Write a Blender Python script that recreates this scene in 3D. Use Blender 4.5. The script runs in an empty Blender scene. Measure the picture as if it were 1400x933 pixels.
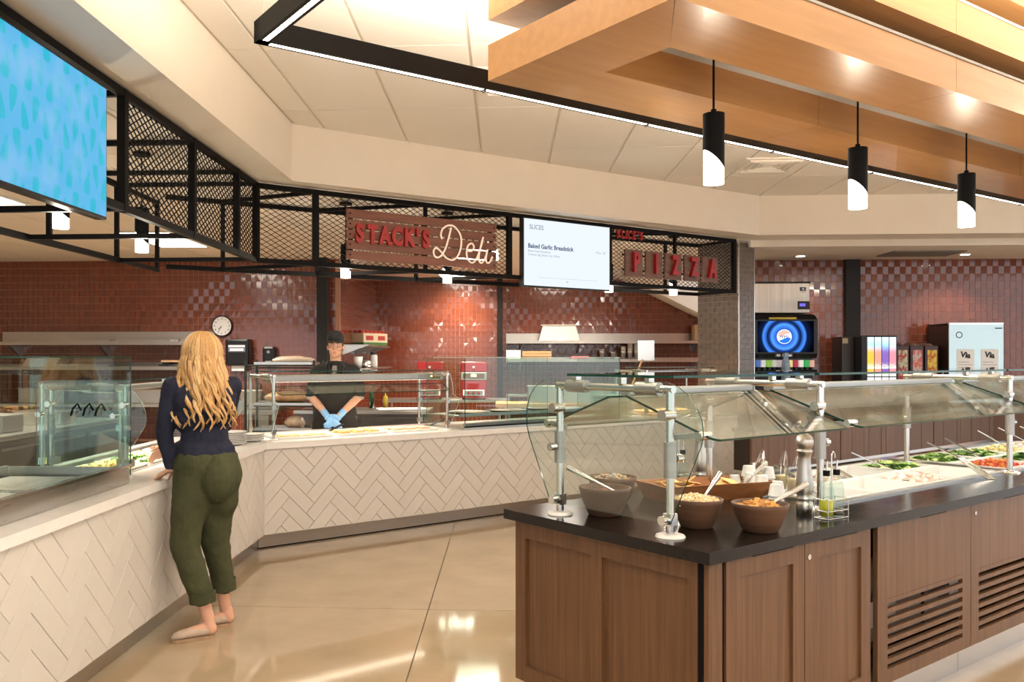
import bpy, bmesh, math, random
from mathutils import Vector, Matrix, noise
from math import sin, cos, pi, radians as R_
random.seed(7)
S = bpy.context.scene
COL = S.collection

# ------------------------------------------------------------------ camera, world, exposure
cd = bpy.data.cameras.new('camera'); cam = bpy.data.objects.new('camera', cd); COL.objects.link(cam)
cam.location = (0, 0, 1.55); cam.rotation_euler = (R_(90), 0, R_(3.483))
cd.sensor_width = 36.0; cd.lens = 1183 / 1400 * 36; cd.shift_x = 80 / 1400; cd.shift_y = 22.5 / 1400
cd.clip_start = 0.05; cd.clip_end = 200
S.camera = cam
w = bpy.data.worlds.new('world'); S.world = w; w.use_nodes = True
bg = w.node_tree.nodes['Background']; bg.inputs[0].default_value = (0.93, 0.96, 1.0, 1); bg.inputs[1].default_value = 1.15
S.view_settings.view_transform = 'Standard'; S.view_settings.look = 'None'
S.view_settings.exposure = 0.58; S.view_settings.gamma = 1.0; S.view_settings.use_curve_mapping = False
S.cycles.use_denoising = True
S.cycles.max_bounces = 10; S.cycles.transparent_max_bounces = 24; S.cycles.glossy_bounces = 5; S.cycles.transmission_bounces = 8
S.cycles.caustics_reflective = False; S.cycles.caustics_refractive = False; S.cycles.sample_clamp_indirect = 6.0

WARM = (1.0, 0.87, 0.71)
def area(name, loc, size, power, color=WARM, rot=(0, 0, 0), spread=180):
    l = bpy.data.lights.new(name, 'AREA'); l.shape = 'RECTANGLE'; l.size, l.size_y = size; l.energy = power; l.color = color; l.spread = R_(spread)
    o = bpy.data.objects.new(name, l); COL.objects.link(o); o.location = loc; o.rotation_euler = rot; return o
def point(name, loc, power, color=WARM, r=0.04):
    l = bpy.data.lights.new(name, 'POINT'); l.energy = power; l.color = color; l.shadow_soft_size = r
    o = bpy.data.objects.new(name, l); COL.objects.link(o); o.location = loc; return o
def spot(name, loc, power, angle=80, color=WARM, r=0.05, rot=(0, 0, 0), blend=0.6):
    l = bpy.data.lights.new(name, 'SPOT'); l.energy = power; l.color = color; l.shadow_soft_size = r; l.spot_size = R_(angle); l.spot_blend = blend
    o = bpy.data.objects.new(name, l); COL.objects.link(o); o.location = loc; o.rotation_euler = rot; return o
# unseen warm fill lights added at ceiling height, behind and beside the camera
for x, y in ((0.3, -1.5), (3.2, -1.0), (6.0, 1.5), (6.5, 5.5)):
    area('room_fill_light', (x, y, 3.44), (1.2, 0.6), 100, WARM)

# ------------------------------------------------------------------ mesh helpers
class MB:
    def __init__(s): s.v = []; s.f = []; s.m = []; s.sm = []
    def add(s, vs, fs, mi=0, smooth=False):
        b = len(s.v); s.v += [tuple(p) for p in vs]
        for f in fs: s.f.append(tuple(b + i for i in f)); s.m.append(mi); s.sm.append(smooth)
        return s
    def box(s, x0, y0, z0, x1, y1, z1, mi=0):
        if x0 > x1: x0, x1 = x1, x0
        if y0 > y1: y0, y1 = y1, y0
        if z0 > z1: z0, z1 = z1, z0
        return s.add([(x0,y0,z0),(x1,y0,z0),(x1,y1,z0),(x0,y1,z0),(x0,y0,z1),(x1,y0,z1),(x1,y1,z1),(x0,y1,z1)],
                     [(0,3,2,1),(4,5,6,7),(0,1,5,4),(1,2,6,5),(2,3,7,6),(3,0,4,7)], mi)
    def cbox(s, c, sz, mi=0):
        return s.box(c[0]-sz[0]/2, c[1]-sz[1]/2, c[2]-sz[2]/2, c[0]+sz[0]/2, c[1]+sz[1]/2, c[2]+sz[2]/2, mi)
    def bbox(s, x0, y0, z0, x1, y1, z1, b=0.004, mi=0):
        bm = bmesh.new(); bmesh.ops.create_cube(bm, size=1)
        for q in bm.verts: q.co = Vector(((x0+x1)/2 + q.co.x*abs(x1-x0), (y0+y1)/2 + q.co.y*abs(y1-y0), (z0+z1)/2 + q.co.z*abs(z1-z0)))
        bmesh.ops.bevel(bm, geom=bm.edges[:], offset=b, segments=2, affect='EDGES', profile=0.6)
        bm.verts.index_update(); s.add([q.co for q in bm.verts], [[q.index for q in f.verts] for f in bm.faces], mi); bm.free(); return s
    def prism(s, poly, z0, z1, mi=0):
        n = len(poly)
        return s.add([(x, y, z0) for x, y in poly] + [(x, y, z1) for x, y in poly],
                     [tuple(range(n-1, -1, -1)), tuple(range(n, 2*n))] + [(i, (i+1) % n, n+(i+1) % n, n+i) for i in range(n)], mi)
    def cyl(s, p0, p1, r0, r1=None, n=12, mi=0, caps=True, smooth=True):
        r1 = r0 if r1 is None else r1
        p0, p1 = Vector(p0), Vector(p1); d = (p1-p0).normalized()
        a = d.orthogonal().normalized(); b = d.cross(a)
        vs = [p0 + (a*cos(2*pi*i/n) + b*sin(2*pi*i/n))*r0 for i in range(n)] + [p1 + (a*cos(2*pi*i/n) + b*sin(2*pi*i/n))*r1 for i in range(n)]
        s.add(vs, [(i, (i+1) % n, n+(i+1) % n, n+i) for i in range(n)], mi, smooth)
        if caps: s.add(vs, [tuple(range(n-1, -1, -1)), tuple(range(n, 2*n))], mi)
        return s
    def bar(s, p0, p1, wd, ht=None, mi=0, up=(0, 0, 1)):
        ht = wd if ht is None else ht
        p0, p1 = Vector(p0), Vector(p1); d = (p1-p0).normalized(); u = Vector(up)
        if abs(d.dot(u)) > 0.98: u = Vector((0, 1, 0))
        a = d.cross(u).normalized(); b = a.cross(d)
        vs = [p + a*i*wd/2 + b*j*ht/2 for p in (p0, p1) for i, j in ((-1,-1),(1,-1),(1,1),(-1,1))]
        return s.add(vs, [(0,3,2,1),(4,5,6,7),(0,1,5,4),(1,2,6,5),(2,3,7,6),(3,0,4,7)], mi)
    def tube(s, pts, r, n=8, mi=0, caps=True):
        pts = [Vector(p) for p in pts]; rs = r if isinstance(r, (list, tuple)) else [r]*len(pts)
        t0 = (pts[1]-pts[0]).normalized(); a = t0.orthogonal().normalized(); rings = []
        for i, p in enumerate(pts):
            t = (pts[min(i+1, len(pts)-1)] - pts[max(i-1, 0)]).normalized()
            a = (a - t*a.dot(t)); a = a.normalized() if a.length > 1e-6 else t.orthogonal().normalized()
            b = t.cross(a); rings += [p + (a*cos(2*pi*k/n) + b*sin(2*pi*k/n))*rs[i] for k in range(n)]
        m = len(pts)
        fs = [(i*n+k, i*n+(k+1) % n, (i+1)*n+(k+1) % n, (i+1)*n+k) for i in range(m-1) for k in range(n)]
        s.add(rings, fs, mi, True)
        if caps: s.add(rings[:n] + rings[-n:], [tuple(range(n-1, -1, -1)), tuple(range(n, 2*n))], mi)
        return s
    def lathe(s, prof, c=(0, 0, 0), n=24, mi=0, sx=1, sy=1):
        vs = []; 
        for r, z in prof:
            for k in range(n): vs.append((c[0] + r*cos(2*pi*k/n)*sx, c[1] + r*sin(2*pi*k/n)*sy, c[2] + z))
        m = len(prof)
        return s.add(vs, [(i*n+k, i*n+(k+1) % n, (i+1)*n+(k+1) % n, (i+1)*n+k) for i in range(m-1) for k in range(n)], mi, True)
    def ell(s, c, r, mi=0, n=12, m=8):
        vs = []
        for i in range(m+1):
            th = pi*i/m
            for k in range(n): vs.append((c[0] + r[0]*sin(th)*cos(2*pi*k/n), c[1] + r[1]*sin(th)*sin(2*pi*k/n), c[2] - r[2]*cos(th)))
        return s.add(vs, [(i*n+k, i*n+(k+1) % n, (i+1)*n+(k+1) % n, (i+1)*n+k) for i in range(m) for k in range(n)], mi, True)
    def xf(s, M):
        s.v = [tuple(M @ Vector(p)) for p in s.v]; return s
    def mesh(s, name, mats):
        me = bpy.data.meshes.new(name); me.from_pydata(s.v, [], s.f)
        for m in (mats if isinstance(mats, (list, tuple)) else [mats]): me.materials.append(m)
        me.polygons.foreach_set('material_index', s.m); me.polygons.foreach_set('use_smooth', s.sm); me.update(); return me
    def build(s, name, mats, parent=None, loc=None):
        o = bpy.data.objects.new(name, s.mesh(name, mats)); COL.objects.link(o)
        if parent is not None: o.parent = parent
        if loc is not None: o.location = loc
        return o
def tag(o, label=None, cat=None, group=None, kind=None):
    if label: o['label'] = label
    if cat: o['category'] = cat
    if group: o['group'] = group
    if kind: o['kind'] = kind
    return o
def thing(name, label, cat, loc=(0, 0, 0), rz=0.0, group=None):
    o = bpy.data.objects.new(name, None); COL.objects.link(o); o.empty_display_size = 0.1
    o.location = loc; o.rotation_euler = (0, 0, R_(rz)); return tag(o, label, cat, group)
def inst(me, name, parent, loc=(0, 0, 0), rot=(0, 0, 0), sc=None):
    o = bpy.data.objects.new(name, me); COL.objects.link(o); o.parent = parent; o.location = loc; o.rotation_euler = rot
    if sc: o.scale = sc
    return o
def kids(o): return [c for c in COL.objects if c.parent == o]
def dup(root, loc, rz=None, label=None):
    r = root.copy(); COL.objects.link(r); r.location = loc
    if rz is not None: r.rotation_euler = (0, 0, R_(rz))
    if label: r['label'] = label
    for ch in list(root.children):
        c = ch.copy(); COL.objects.link(c); c.parent = r
        for g in ch.children:
            d = g.copy(); COL.objects.link(d); d.parent = c
    return r
def struct(mb, name, mats, parent=None):
    o = mb.build(name, mats, parent)
    if parent is None: o['kind'] = 'structure'
    return o
def mods(o, bevel=None, seg=2, sub=0, smooth=0, voxel=None, disp=None):
    if voxel:
        m = o.modifiers.new('r', 'REMESH'); m.mode = 'VOXEL'; m.voxel_size = voxel; m.use_smooth_shade = True
    if smooth:
        m = o.modifiers.new('s', 'SMOOTH'); m.iterations = smooth; m.factor = 0.5
    if disp:
        t = bpy.data.textures.new('t', 'CLOUDS'); t.noise_scale = disp[1]; m = o.modifiers.new('d', 'DISPLACE'); m.texture = t; m.strength = disp[0]; m.texture_coords = 'LOCAL'
    if bevel:
        m = o.modifiers.new('b', 'BEVEL'); m.width = bevel; m.segments = seg; m.limit_method = 'ANGLE'
    if sub:
        m = o.modifiers.new('ss', 'SUBSURF'); m.levels = sub; m.render_levels = sub
    return o
def text(body, size, mat, parent, loc, rot=(0, 0, 0), ext=0.001, off=0.0, name='lettering', align='CENTER', sx=1.0, bevel=0):
    c = bpy.data.curves.new('t', 'FONT'); c.body = body; c.size = size; c.extrude = ext; c.offset = off; c.align_x = align; c.align_y = 'CENTER'; c.resolution_u = 4
    o = bpy.data.objects.new('t', c); COL.objects.link(o)
    bpy.context.view_layer.update()
    me = bpy.data.meshes.new_from_object(o.evaluated_get(bpy.context.evaluated_depsgraph_get()))
    bpy.data.objects.remove(o); bpy.data.curves.remove(c)
    me.materials.clear(); me.materials.append(mat)
    q = bpy.data.objects.new(name, me); COL.objects.link(q); q.parent = parent; q.location = loc; q.rotation_euler = rot; q.scale = (sx, 1, 1); return q

# ------------------------------------------------------------------ materials
def mat(name, col=(0.8, 0.8, 0.8), rough=0.5, metal=0.0, coat=0.0, emit=None, es=0.0, spec=0.5, trans=0.0, alpha=1.0, ior=1.45):
    m = bpy.data.materials.new(name); m.use_nodes = True
    b = m.node_tree.nodes['Principled BSDF']
    b.inputs['Base Color'].default_value = (*col, 1); b.inputs['Roughness'].default_value = rough; b.inputs['Metallic'].default_value = metal
    b.inputs['Coat Weight'].default_value = coat; b.inputs['Coat Roughness'].default_value = 0.06; b.inputs['Specular IOR Level'].default_value = spec; b.inputs['IOR'].default_value = ior
    b.inputs['Transmission Weight'].default_value = trans; b.inputs['Alpha'].default_value = alpha
    if emit: b.inputs['Emission Color'].default_value = (*emit, 1); b.inputs['Emission Strength'].default_value = es
    return m
def N(m, t, **kw):
    n = m.node_tree.nodes.new(t)
    for k, v in kw.items():
        if k in n.inputs: n.inputs[k].default_value = v
        else: setattr(n, k, v)
    return n
def L(m, a, ao, b, bi): m.node_tree.links.new(a.outputs[ao], b.inputs[bi])
def ramp(m, stops):
    n = m.node_tree.nodes.new('ShaderNodeValToRGB'); e = n.color_ramp.elements
    while len(e) < len(stops): e.new(0.5)
    for q, (p, c) in zip(e, stops): q.position = p; q.color = (*c, 1)
    return n
def noisy(name, c0, c1, scale=(1, 1, 1), ns=6.0, rough=0.5, metal=0.0, detail=6.0, coat=0.0, bump=0.0, bs=None, rvar=0.0, lo=0.3, hi=0.7, rand=0.0, spec=0.5):
    m = mat(name, c0, rough, metal, coat, spec=spec); p = m.node_tree.nodes['Principled BSDF']
    tc = N(m, 'ShaderNodeTexCoord'); mp = N(m, 'ShaderNodeMapping'); mp.inputs['Scale'].default_value = scale
    nz = N(m, 'ShaderNodeTexNoise', Scale=ns, Detail=detail, Roughness=0.6)
    r = ramp(m, [(lo, c0), (hi, c1)])
    L(m, tc, 'Object', mp, 'Vector'); L(m, mp, 'Vector', nz, 'Vector'); L(m, nz, 'Fac', r, 'Fac')
    if rand:
        oi = N(m, 'ShaderNodeObjectInfo'); hs = N(m, 'ShaderNodeHueSaturation'); mr = N(m, 'ShaderNodeMapRange'); mr.inputs['To Min'].default_value = 1-rand; mr.inputs['To Max'].default_value = 1+rand
        L(m, oi, 'Random', mr, 'Value'); L(m, mr, 'Result', hs, 'Value'); L(m, r, 'Color', hs, 'Color'); L(m, hs, 'Color', p, 'Base Color')
        av = N(m, 'ShaderNodeVectorMath', operation='ADD'); L(m, tc, 'Object', av, 0); L(m, oi, 'Random', av, 1)
        sc_ = N(m, 'ShaderNodeVectorMath', operation='SCALE'); sc_.inputs['Scale'].default_value = 9.0
    else: L(m, r, 'Color', p, 'Base Color')
    if rvar:
        mr2 = N(m, 'ShaderNodeMapRange'); mr2.inputs['To Min'].default_value = max(0.02, rough-rvar); mr2.inputs['To Max'].default_value = rough+rvar; L(m, nz, 'Fac', mr2, 'Value'); L(m, mr2, 'Result', p, 'Roughness')
    if bump:
        nb = nz
        if bs: nb = N(m, 'ShaderNodeTexNoise', Scale=bs, Detail=3.0); L(m, mp, 'Vector', nb, 'Vector')
        bp = N(m, 'ShaderNodeBump', Strength=bump, Distance=0.01); L(m, nb, 'Fac', bp, 'Height'); L(m, bp, 'Normal', p, 'Normal')
    return m
def glassmat(name, tint=(0.93, 0.97, 0.95), ior=1.5, refl=1.0):
    m = bpy.data.materials.new(name); m.use_nodes = True; nt = m.node_tree; nt.nodes.clear()
    out = N(m, 'ShaderNodeOutputMaterial'); tr = N(m, 'ShaderNodeBsdfTransparent'); tr.inputs[0].default_value = (*tint, 1)
    gl = N(m, 'ShaderNodeBsdfGlossy'); gl.inputs['Roughness'].default_value = 0.01; gl.inputs['Color'].default_value = (refl, refl, refl, 1)
    fr = N(m, 'ShaderNodeFresnel'); fr.inputs['IOR'].default_value = ior
    ge = N(m, 'ShaderNodeNewGeometry'); mx = N(m, 'ShaderNodeMixShader')
    inv = N(m, 'ShaderNodeMath', operation='MULTIPLY_ADD'); inv.inputs[1].default_value = 1/ior - ior; inv.inputs[2].default_value = ior  # same Fresnel from both faces
    L(m, ge, 'Backfacing', inv, 0); L(m, inv, 0, fr, 'IOR')
    L(m, fr, 0, mx, 0); L(m, tr, 0, mx, 1); L(m, gl, 0, mx, 2); L(m, mx, 0, out, 0); return m
def emis(name, col, st):
    m = bpy.data.materials.new(name); m.use_nodes = True; m.node_tree.nodes.clear()
    o = N(m, 'ShaderNodeOutputMaterial'); e = N(m, 'ShaderNodeEmission'); e.inputs[0].default_value = (*col, 1); e.inputs[1].default_value = st; L(m, e, 0, o, 0); return m

M = {}
M['paint'] = noisy('cream_paint', (0.80, 0.74, 0.65), (0.83, 0.775, 0.685), ns=3, rough=0.75, bump=0.05, bs=180)
M['ceil'] = noisy('ceiling_panel_white', (0.83, 0.79, 0.73), (0.86, 0.82, 0.76), ns=60, rough=0.9, bump=0.15, bs=320)
M['tbar'] = mat('ceiling_grid_paint', (0.76, 0.70, 0.62), 0.6)
M['kceil'] = noisy('kitchen_ceiling_panel', (0.78, 0.70, 0.60), (0.82, 0.74, 0.64), ns=60, rough=0.9)
M['concrete'] = noisy('polished_concrete', (0.345, 0.262, 0.172), (0.42, 0.325, 0.22), ns=2.6, rough=0.07, detail=15, rvar=0.02, lo=0.3, hi=0.72, spec=0.6)
M['grout'] = mat('grout', (0.55, 0.30, 0.21), 0.9)
M['tgrout'] = mat('grey_joint', (0.40, 0.37, 0.34), 0.9)
M['tile'] = noisy('terracotta_glaze', (0.165, 0.037, 0.0155), (0.21, 0.05, 0.022), ns=22, rough=0.2, coat=0.8, rand=0.16)
M['dtile'] = noisy('dark_glazed_brick', (0.115, 0.09, 0.075), (0.17, 0.135, 0.115), ns=14, rough=0.22, rand=0.2, bump=0.12, bs=30)
M['wtile'] = noisy('white_wall_tile', (0.62, 0.59, 0.55), (0.65, 0.62, 0.58), ns=4, rough=0.38, rand=0.03)
M['quartz'] = noisy('white_quartz', (0.80, 0.785, 0.76), (0.86, 0.845, 0.82), ns=9, rough=0.18)
M['steel'] = noisy('brushed_stainless', (0.54, 0.52, 0.49), (0.59, 0.57, 0.54), scale=(1, 1, 40), ns=8, rough=0.28, metal=1.0, rvar=0.02)
M['steelh'] = noisy('brushed_stainless_horizontal', (0.47, 0.43, 0.39), (0.54, 0.50, 0.46), scale=(1, 1, 120), ns=4, rough=0.3, metal=1.0, rvar=0.03)
M['chrome'] = mat('satin_chrome', (0.66, 0.64, 0.61), 0.2, 1.0)
M['zinc'] = mat('grey_cast_fitting', (0.40, 0.39, 0.37), 0.35, 0.9)
M['dsteel'] = noisy('dark_stainless', (0.10, 0.095, 0.09), (0.16, 0.15, 0.14), scale=(1, 1, 8), ns=4, rough=0.32, metal=0.8)
M['black'] = mat('black_steel_paint', (0.006, 0.0055, 0.0055), 0.55, spec=0.1)
M['blackp'] = mat('black_plastic', (0.008, 0.008, 0.009), 0.3, spec=0.35)
M['dgrey'] = mat('dark_grey_column_paint', (0.012, 0.0115, 0.011), 0.5, spec=0.3)
M['maple'] = noisy('maple_veneer', (0.40, 0.195, 0.066), (0.48, 0.25, 0.092), scale=(1.2, 14, 14), ns=1.6, rough=0.3, detail=8, coat=0.15)
M['walnut'] = noisy('walnut_laminate', (0.075, 0.034, 0.014), (0.165, 0.082, 0.038), scale=(26, 26, 0.8), ns=2.2, rough=0.42, detail=9, lo=0.25, hi=0.75)
M['barktop'] = noisy('espresso_worktop', (0.005, 0.004, 0.0035), (0.013, 0.0095, 0.008), scale=(2, 5, 2), ns=3, rough=0.16, detail=8, rvar=0.05, spec=0.3)
M['boardwood'] = noisy('red_stained_board', (0.155, 0.062, 0.042), (0.22, 0.09, 0.06), scale=(2, 20, 20), ns=2, rough=0.6, rand=0.1)
M['red'] = mat('red_letter_paint', (0.36, 0.012, 0.014), 0.35)
M['cream'] = mat('cream_neon_letter', (0.85, 0.72, 0.58), 0.4, emit=(1, 0.8, 0.62), es=0.25)
M['glass'] = glassmat('clear_glass')
M['glassr'] = glassmat('reflective_guard_glass', (0.95, 0.96, 0.93), 3.0)
M['glassg'] = glassmat('green_tinted_glass', (0.86, 0.93, 0.90))
M['edge'] = mat('polished_glass_edge', (0.004, 0.045, 0.03), 0.12)
M['edgel'] = mat('pale_glass_edge', (0.45, 0.56, 0.52), 0.12)
M['plastic'] = mat('white_plastic', (0.66, 0.65, 0.63), 0.35)
M['clearp'] = glassmat('translucent_plastic', (0.86, 0.85, 0.83))
M['milky'] = mat('milky_plastic', (0.86, 0.85, 0.83), 0.35, trans=0.35)
M['bowl'] = noisy('brown_woodgrain_bowl', (0.075, 0.036, 0.02), (0.125, 0.064, 0.037), scale=(1, 1, 26), ns=2, rough=0.5, spec=0.3)
M['traywood'] = noisy('acacia_tray', (0.21, 0.07, 0.022), (0.34, 0.14, 0.05), scale=(3, 24, 6), ns=2, rough=0.4)
M['butcher'] = noisy('butcher_block', (0.42, 0.24, 0.11), (0.58, 0.36, 0.18), scale=(2, 20, 20), ns=2, rough=0.5)
M['cardboard'] = mat('cardboard', (0.44, 0.29, 0.16), 0.8)
M['ovenred'] = mat('red_enamel', (0.28, 0.012, 0.015), 0.25, coat=0.4)
M['rackgreen'] = mat('green_epoxy_wire', (0.012, 0.03, 0.028), 0.4)
M['glow'] = emis('lamp_glow_warm', (1.0, 0.86, 0.66), 9.0)
M['led'] = emis('led_strip_warm', (1.0, 0.88, 0.72), 6.0)
M['troffer'] = emis('troffer_diffuser', (1.0, 0.90, 0.76), 7.0)
M['heat'] = emis('heat_lamp_strip', (1.0, 0.84, 0.62), 6.0)
M['white'] = mat('white_print', (0.85, 0.85, 0.84), 0.5)
M['ink'] = mat('dark_print', (0.03, 0.03, 0.035), 0.5)
# ------------------------------------------------------------------ the setting
def frame(o, a):
    a = R_(a); u = Vector((cos(a), sin(a), 0)); v = Vector((-sin(a), cos(a), 0))
    return lambda s, t, z=0.0: Vector((o[0], o[1], 0)) + u*s + v*t + Vector((0, 0, z))
# floor: polished slabs with saw-cut joints
fl = struct(MB().box(-10, -7, -0.3, 14, 18, -0.012), 'floor', mat('joint_filler', (0.22, 0.18, 0.13), 0.8))
XJ = [-10, -8.0, -4.24, -0.477, 3.28, 7.04, 10.8, 14]; YJ = [-7, -5.9, -2.2, 1.5, 5.3, 9.1, 12.9, 18]
for i in range(len(XJ)-1):
    for j in range(len(YJ)-1):
        MB().box(XJ[i]+.003, YJ[j]+.003, -.2, XJ[i+1]-.003, YJ[j+1]-.003, 0).build('slab', M['concrete'], fl)

# main ceiling: slab, exposed grid, acoustic panels
def grid_ceiling(name, z, xs, ys, keep, pm, slabpoly, gap=.011):
    c = struct(MB().prism(slabpoly, z+.012, z+.3), name, M['tbar'])
    me = {}
    for i in range(len(xs)-1):
        for j in range(len(ys)-1):
            x0, x1, y0, y1 = xs[i]+gap, xs[i+1]-gap, ys[j]+gap*.55, ys[j+1]-gap*.55
            if not keep((x0+x1)/2, (y0+y1)/2): continue
            k = (round(x1-x0, 3), round(y1-y0, 3))
            if k not in me: me[k] = MB().box(-k[0]/2, -k[1]/2, 0, k[0]/2, k[1]/2, .03).mesh('panel', pm)
            inst(me[k], 'panel', c, ((x0+x1)/2, (y0+y1)/2, z))
    return c
SOF = lambda x: 7.0 + (x+1.75)*(10.53-7.0)/(2.99+1.75)          # front line of the angled soffit
gx = [-1.512+.642*k for k in range(-1, 17)]; gy = [5.285+1.338*k for k in range(-6, 5)]
gx[0] = -1.74
def keep(x, y): return y-.67 < (SOF(x+.32) if x < 3 else 10.6)
main_ceiling = grid_ceiling('ceiling', 3.465, gx, gy, keep, M['ceil'], [(-1.9, -4), (9.5, -4), (9.5, 10.7), (3, 10.7), (-1.9, 7.1)])
# soffits
struct(MB().box(-2.32, -4, 3.0, -1.75, 7.0, 3.7), 'wall_soffit_left', M['paint'])
q = frame((-1.75, 7.0), 36.68)
def pl(*pts): return [(q(a, b).x, q(a, b).y) for a, b in pts]
struct(MB().prism([(-1.75, 7.0), (2.99, 10.45), (2.60, 10.98), (-2.32, 7.36), (-2.32, 7.0)], 3.0, 3.7), 'wall_soffit_back', M['paint'])
struct(MB().prism([(2.985, 10.45), (12, 10.45), (12, 10.95), (2.6, 10.95)], 3.0, 3.7), 'wall_soffit_right', M['paint'])
struct(MB().box(3.02, 10.95, 2.925, 12, 12.6, 3.3), 'ceiling_drinks_alcove', mat('alcove_ceiling_paint', (0.86, 0.80, 0.70), .7))
struct(MB().box(3.02, 10.92, 2.92, 12, 10.955, 3.02), 'trim_1', M['paint'])
# kitchen ceiling
kx = [-2.33-.642*k for k in range(0, 11)][::-1]; ky = [4.6+1.338*k for k in range(0, 7)]; ky[-1] = 12.49
grid_ceiling('ceiling_kitchen', 2.985, kx, ky, lambda x, y: True, M['kceil'], [(-9.4, -4), (-2.3, -4), (-2.3, 7.3), (2.6, 10.95), (2.98, 11.2), (2.98, 16.3), (-9.4, 16.3)])

# tiled kitchen walls: every tile has a diagonal ridge; in the zigzag bands the ridge stands higher to imitate arcs of reflected light
TW, TH_ = 0.0785, 0.1055
def tile_mesh(h, flip, w=TW-.0048, t=TH_-.0048):
    b = MB(); x, z = w/2, t/2; e = .0035
    cs = [(-x, -e, -z), (x, -e, -z), (x, -e, z), (-x, -e, z)]
    ht = {False: (1, 0, 1, 0), True: (0, 1, 0, 1), 2: (0, 0, 1, 1), 3: (1, 1, 0, 0), 'A': (.28, 0, .75, 1), 'B': (0, .28, 1, .75)}[flip]; flip = flip in (True, 'B')
    top = [(c[0], c[1]-h*ht[i], c[2]) for i, c in enumerate(cs)]
    bot = [(c[0], 0.002, c[2]) for c in cs]
    f = [(0, 1, 3), (1, 2, 3)] if flip else [(0, 1, 2), (0, 2, 3)]
    b.add(top+bot, f + [(0, 4, 5, 1), (1, 5, 6, 2), (2, 6, 7, 3), (3, 7, 4, 0)]); return b
TM = {}
def tm(k):
    if k not in TM: TM[k] = tile_mesh(*k)
    return TM[k]
TME = {}
def tmesh(k):
    if k not in TME: TME[k] = tm(k).mesh('tile', M['tile'])
    return TME[k]
def tiled_wall(name, origin, rz, length, z0, z1, band, pick, limit=300):
    """wall surface runs along local x, faces local -y"""
    e = struct(MB().box(0, 0.001, 0, length, .25, z1+.4), name, M['grout']); e.location = (*origin, 0); e.rotation_euler = (0, 0, R_(rz))
    rest = MB(); nx = int(length/TW); nz = int((z1-z0)/TH_); single = []
    for i in range(nx):
        for j in range(nz):
            x, z = (i+.5)*TW, z1-(j+.5)*TH_
            k = band(x, z, i, j); s = pick(x, z)
            if s is None: 
                v = tm(k); rest.add([(p[0]+x, p[1], p[2]+z) for p in v.v], v.f)
            else: single.append((s, x, z, k))
    single.sort(key=lambda a: a[0])
    for n, (s, x, z, k) in enumerate(single):
        if n < limit: inst(tmesh(k), 'tile', e, (x, 0, z))
        else: v = tm(k); rest.add([(p[0]+x, p[1], p[2]+z) for p in v.v], v.f)
    if rest.v: tag(rest.build('remaining_tiles', M['tile'], e), kind='stuff')
    return e
def glare_zig(peak, zp, slope=.52, period=2.32, half=.17):
    def f(x, z, i, j):
        d = (x-peak+period/2) % period - period/2
        zc = zp - slope*abs(d)
        inb = abs(z-zc) < half
        if inb: return (.0095, 'A' if d <= 0 else 'B') if (i+j) % 2 == 0 else (.003, 3)
        return (.0016, d > 0) if (i+j) % 2 == 0 else (.0012, d <= 0)
    return f
WL0 = -9.0
tiled_wall('wall_back_left', (WL0, 12.5), 0, 6.58, .3, 2.98, glare_zig(-6.28-WL0, 2.66), lambda x, z: abs(z-2.35)*1.2+abs(x+WL0+5.4)*.55 if (z > 1.9 and x+WL0 > -7.6) else None)
tiled_wall('wall_return', (-2.42, 12.5), 90, 3.6, .3, 2.98, glare_zig(.5, 2.7), lambda x, z: None)
tiled_wall('wall_back_middle', (-2.43, 16.0), 0, 6.4, .3, 2.98, glare_zig(-.58+2.43, 2.74), lambda x, z: abs(z-2.4)*1.2+abs(x-2.43-.4)*.4 if z > 2.0 else None)
def rb(x, z, i, j): return (.0042, 2) if (i+j) % 2 == 0 else (.0028, 3)
tiled_wall('wall_right', (3.0, 12.5), 0, 7.2, .3, 2.93, rb, lambda x, z: abs(z-2.45)*1.1+abs(x+3-6.1)*.5 if z > 1.9 else None)
struct(MB().box(-9.4, -2, 0, -9.0, 16.3, 3.0), 'wall_left', M['paint'])
struct(MB().box(3.9, 15.9, 0, 4.3, 16.4, 3.0), 'wall_kitchen_side', M['paint'])
# white sloping bulkhead at the right of the pizza kitchen
struct(MB().add([(2.05, 15.3, 2.98), (3.95, 15.3, 2.98), (3.95, 15.3, 2.02), (2.05, 15.96, 2.98), (3.95, 15.96, 2.98), (3.95, 15.96, 2.02)],
                [(0, 2, 1), (3, 4, 5), (0, 1, 4, 3), (1, 2, 5, 4), (2, 0, 3, 5)]), 'wall_bulkhead', M['paint'])
# dark brick column at the end of the counter
q = frame((2.87, 10.9), 40.2)
c = struct(MB().box(.012, .012, 0, .318, .62, 3.0), 'column_brick', M['tgrout']); c.location = (2.87, 10.9, 0); c.rotation_euler = (0, 0, R_(40.2))
bw, bh = .14, .066
fr_, sd = MB(), MB(); j = 0; z = .01
while z < 2.95:
    off = 0 if j % 2 else bw/2
    for s0 in (-1, 0, 1, 2, 3, 4, 5):
        a, b = s0*bw+off, s0*bw+off+bw-.004
        a0, b0 = max(a, .008), min(b, .32)
        if b0-a0 > .02: fr_.box(a0, 0, z, b0, .02, z+bh-.004)
        a0, b0 = max(a, .004), min(b, .61)
        if b0-a0 > .02: sd.box(0, a0, z, .02, b0, z+bh-.004)
    z += bh; j += 1
for b in (fr_, sd): tag(b.build('bricks', M['dtile'], c), kind='stuff')
MB().box(-.006, -.006, 0, .008, .008, 3.0).build('corner_trim', M['chrome'], c)
MB().box(.316, -.006, 0, .33, .01, 3.0).build('corner_trim', M['chrome'], c)
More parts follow.
